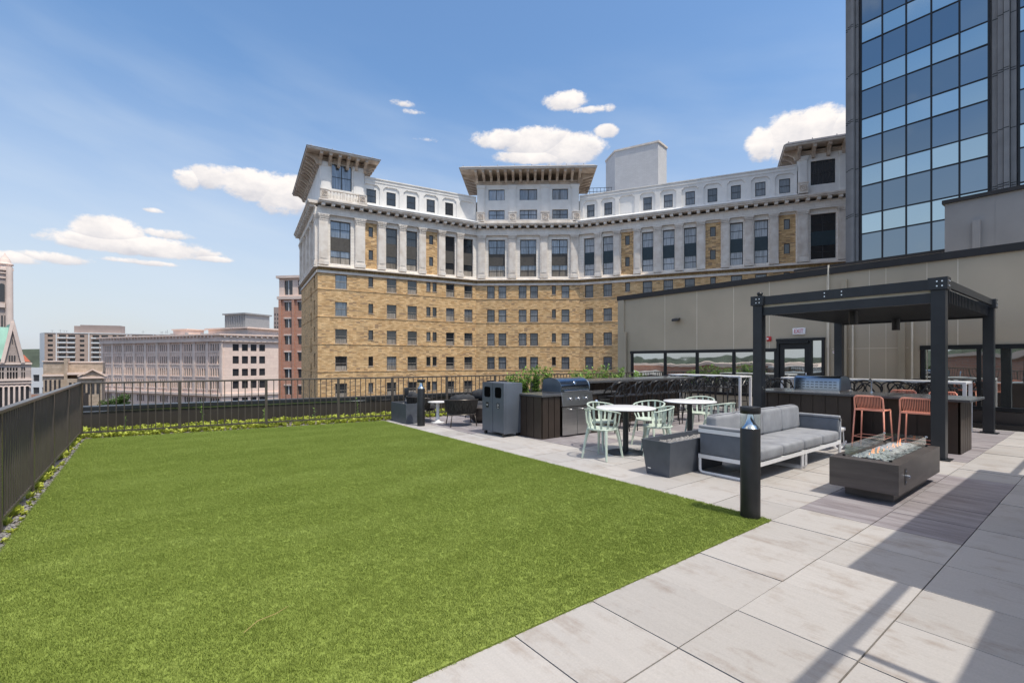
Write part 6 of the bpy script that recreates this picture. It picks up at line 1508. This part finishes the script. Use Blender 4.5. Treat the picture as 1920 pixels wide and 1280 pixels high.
b = MB(); b.face([P(gu(22.6),.03,gz(645,23)),P(gu(24.2),.03,gz(645,23)),P(gu(24.2),.03,gz(636,23)),P(gu(22.6),.03,gz(636,23))]); b.fixn = False; b.build('gable_window', M['cwin'], t)
b = MB(); dp = 9
b.face([P(g0-.3,.2,zE-.2),P(ga,.2,zp+.15),P(ga,-dp,zp+.15),P(g0-.3,-dp,zE-.2)]); b.face([P(g1+.3,.2,zE-.2),P(g1+.3,-dp,zE-.2),P(ga,-dp,zp+.15),P(ga,.2,zp+.15)])
b.face([P(uL,-.4,zE+.6),P(g0+.5,-.4,zE+.6),P(g0+1.6,-4.5,gz(611,10)),P(uL,-4.5,gz(611,10))])
b.fixn = False; b.build('copper_roof', M['copper'], t)
b = MB(); b.bar(P(g0-.3,.35,zE-.1),P(ga,.35,zp+.25),.5,.32); b.bar(P(g1+.3,.35,zE-.1),P(ga,.35,zp+.25),.5,.32); q = P(ga,.2,0); b.box(q[0]-.2,q[0]+.2,q[1]-.2,q[1]+.2,zp,zp+.7)
for y0, y1, n in ((713,709,.35),(683,680,.25),(718,716,.2)): b.fbox(FG, uL, uE+.1, n, -.05, gz(y0,58), gz(y1,58))
b.build('stone_trim', M['limetrim'], t)
aw = gu(31)-gu(21)
for k in range(-6, 4):
    u = gu(21.3)+k*aw; zc = gz(727,30); r_ = aw*.36
    b = MB(); arch = [P(u+(r_+.12)*math.cos(q), .25, zc+(r_+.12)*math.sin(q)) for q in [i*PI/10 for i in range(11)]]; b.tube(arch,.12,n=6); b.tube([P(u-aw/2,.25,zc),P(u-aw/2,.25,-20)],.15,n=8); b.build('arch', M['limetrim'], t)
    b = MB(); b.face([P(u-r_,.02,-20),P(u+r_,.02,-20)]+[P(u+r_*math.cos(q), .02, zc+r_*math.sin(q)) for q in [i*PI/8 for i in range(9)]]); b.fixn = False; b.build('arch_opening', M['cwin'], t)
b = MB(); a0, a1 = gu(32), gu(48); am = gu(35); b.face([P(a0,-1.2,zE),P(a1,-1.2,zE),P(am,-1.5,gz(650,35))]); b.face([P(a1,-1.2,zE),P(a1,-5,zE),P(am,-1.5,gz(650,35))]); b.face([P(a0,-1.2,zE),P(am,-1.5,gz(650,35)),P(a0,-5,zE)]); b.fixn = False; b.build('turret_roof', M['copper'], t)
b = MB(); a0, a1 = gu(43), gu(57.5); b.hexa([P(a0,-.1,zE+.101),P(a1,-.1,zE+.101),P(a1,-4,zE+.101),P(a0,-4,zE+.101),P(a0,-2.0,gz(665,46)),P(gu(48),-2.0,gz(665,46)),P(gu(48),-2.4,gz(665,46)),P(a0,-2.4,gz(665,46))]); b.build('tile_roof', M['tile'], t)
tw = thing('clock_tower', 'tall granite tower with an arched belfry and small domed turret at the left picture edge', 'tower', (*W(-122,105),-20))
FW, tu, tz = bearing_frame(-90, 96, (.62,.78)); P = FW.p; uR = tu(21.5); u0 = tu(-90)
b = MB(); wall(b, FW, u0, uR, -20, tz(503,10)); FW2 = Fr(P(uR,0,0)[:2],(-FW.n[0],-FW.n[1])); wall(b, FW2, 0, 9, -20, tz(503,10)); b.face([P(u0,0,tz(503,10)),P(uR,0,tz(503,10)),P(uR,-9,tz(503,10)),P(u0,-9,tz(503,10))]); b.fixn = False; b.build('shaft', M['granite2'], tw)
b = MB(); b.tube([P(tu(17.5),.25,-20),P(tu(17.5),.25,tz(501,17))],[.75,.55],n=16); 
for y0, y1, n, e in ((507,503,.45,.3),(513,511,.3,.2),(522,520,.25,.1),(577,570,.5,-1.0)): b.fbox(FW,u0,uR+e,n,-.2,tz(y0,10),tz(y1,10))
b.build('corner_shaft', M['limetrim'], tw)
for x0, x1, y0, y1 in ((-2,9,566,534),(-14,-4,566,534),(2,5.5,625,592),(8,11,625,592),(-6,-2,625,592)):
    b = MB(); a_, c_ = tu(x0), tu(x1); w = (c_-a_)/2; m_ = a_+w; b.face([P(a_,.02,tz(y0,5)),P(c_,.02,tz(y0,5))]+[P(m_+w*math.cos(q),.02,tz(y1,5)-w*.3+w*math.sin(q)) for q in [i*PI/8 for i in range(9)]]); b.fixn = False; b.build('opening', M['cwin'], tw)
c = P(tu(10),-.8,0); b = MB(); k_ = tz(473,10)-tz(503,10); zb = tz(503,10); b.lathe([(1.15,zb),(1.1,zb+k_*.2),(1.35,zb+k_*.24),(1.35,zb+k_*.3),(1.0,zb+k_*.36),(.85,zb+k_*.55),(.7,zb+k_*.62),(.22,zb+k_*.85),(.05,zb+k_)],(c[0],c[1],0),16); b.build('turret_dome', M['limetrim'], tw)
b = MB(); b.face([P(u0,.2,tz(503,10)),P(tu(6),.2,tz(503,10)),P(tu(-6),-4.5,tz(470,0)),P(u0,-4.5,tz(470,0))]); b.fixn = False; b.build('tile_roof', M['tile'], tw)
# --- street trees seen through the railing, hills, ground
def tree(name, label, x, y, z0, h, r, n, seed, group=None, lw=.45):
    t = thing(name, label, 'tree', (x,y,z0), 0, group); rd = random.Random(seed); b = MB()
    b.tube([(x,y,z0),(x+.1,y,z0+h*.35),(x,y+.1,z0+h*.6)],[h*.03,h*.022,h*.012],n=8); cl = []
    for k in range(8):
        a = rd.uniform(0,6.28); e = (x+math.cos(a)*r*.7,y+math.sin(a)*r*.7,z0+h*rd.uniform(.5,.9)); b.tube([(x,y,z0+h*.4),((x+e[0])/2,(y+e[1])/2,z0+h*.55),e],[h*.012,h*.008,h*.003],n=5); cl.append(e)
    b.build('trunk', M['bark'], t); l = MB(); cl.append((x,y,z0+h*.8))
    for c in cl:
        R = r*rd.uniform(.35,.55)
        for k in range(n):
            d = Vector((rd.gauss(0,1),rd.gauss(0,1),rd.gauss(0,.8))); d.normalize(); p = Vector(c)+d*R*rd.uniform(.4,1.05); s = lw*rd.uniform(.5,1.1)
            u = Vector((rd.uniform(-1,1),rd.uniform(-1,1),rd.uniform(-.6,.6))).normalized(); v = u.cross(d).normalized(); l.face([p-u*s*.5,p-v*s*.3,p+u*s*.5,p+v*s*.3])
    l.fixn = False; l.build('crown', M['tree'], t); return t
for k, (px, d, h, lab) in enumerate([(213,128,9,'round street tree in front of the limestone block left corner'),(238,125,7.4,'small street tree second from the left below the limestone block'),(265,122,6.9,'street tree third from the left below the limestone block'),(290,118,6.6,'rightmost street tree below the limestone block'),(196,120,7.5,'street tree beside the theatre porch'),(70,112,6.0,'street tree below the low brick building')]):
    x, y = W((px-960)/890*d, d); tree('street_tree', lab, x, y, -20 if k else -19.5, h + (3 if k==0 else 1.2), 3.2, 260, 30+k, 'street trees beyond the parapet', .6)
b = MB()
gx, gy = 4000, 4000
b.face([(-gx,-gy,-20.02),(gx,-gy,-20.02),(gx,gy,-20.02),(-gx,gy,-20.02)]); struct(b.build('street_ground', M['asphalt']))
# wooded bluffs on the horizon
rd = random.Random(3); b = MB(); rows = [[],[],[]]
for i in range(140):
    a = 2*PI*i/140; R0 = 1500; h = 26 + 14*math.sin(a*3+1)+9*math.sin(a*7)+rd.uniform(-2.5,2.5); 
    for j, (rr, zz_) in enumerate(((R0,-20),(R0+60,h),(R0+700,h+4))): rows[j].append((rr*math.sin(a), rr*math.cos(a), zz_))
b.grid(rows, close=True); struct(b.build('hills', M['hill']))
# city seen only as reflections in the pavilion glass: brick blocks, a pale roof and trees to the left of the deck
for k, (x, y, w_, d_, z1, m, nm, lab) in enumerate([(-48,42,16,34,.6,'redbrick','brick_warehouse','low red brick warehouse beyond the left fence'),(-34,64,14,30,-.9,'limestone','pale_warehouse','pale flat roofed warehouse beyond the left fence'),(-50,6,16,14,1.9,'redbrick','brick_warehouse','taller red brick warehouse facing the taupe wall from beyond the left fence'),(-44,24,12,12,.2,'limestone','pale_warehouse','small pale roofed warehouse between the brick ones beyond the left fence')]):
    t = thing(nm, lab, 'building', (x,y,-20)); b = MB(); Fz = Fr((x+w_/2, y-d_/2),(0,1)); H = [(u, u+1.2, z, z+1.8) for z in (-3,-7,-11) for u in [1.5+2.6*i for i in range(int(d_/2.6)-1)]]
    wall(b, Fz, 0, d_, -20, z1, H, .3); b.box(x-w_/2,x+w_/2-.35,y-d_/2,y+d_/2,-20,z1-.2); b.fixn = False; b.build('wall', M[m], t)
    b = MB(); b.box(x-w_/2-.2,x+w_/2+.3,y-d_/2-.2,y+d_/2+.2,z1,z1+.4); b.build('roof', M['white'] if k in (1,3) else M['limetrim'], t)
    b = MB(); b.fbox(Fz,.5,d_-.5,-.28,-.34,-19,z1-.5); b.build('window_panes', M['cwin'], t)
for k, (x, y) in enumerate([(-30,14),(-33,22),(-36,-4),(-70,8),(-75,20),(-80,-6),(-28,-2)]): tree('street_tree', 'leafy tree far beyond the left fence of the deck', x, y, -20, 19+k%3*2, 5.5, 150, 60+k, 'trees beyond the left fence', 1.1)

ht = bpy.data.objects['apartment_block']; rd = random.Random(9)
for k in range(9):
    b = MB(); u = rd.choice([2,6,9,41,46,50,55,60,63])+rd.uniform(-1,1); p = FQ.p(u, -3, 0); b.box(p[0]-.12,p[0]+.12,p[1]-.12,p[1]+.12,19.1,19.1+rd.uniform(1.2,3)); b.bar((p[0]-.9,p[1],20.4),(p[0]+.9,p[1],20.4),.12); b.build('antenna', M['greypent'], ht)
fb = bpy.data.objects['federal_building']
for k in range(7):
    b = MB(); p = FA_.p(8+k*8.3, -5, 0); b.box(p[0]-.5,p[0]+.5,p[1]-.5,p[1]+.5,10.1,10.1+rd.uniform(.6,1.3)); b.build('roof_vent', M['greypent'], fb)
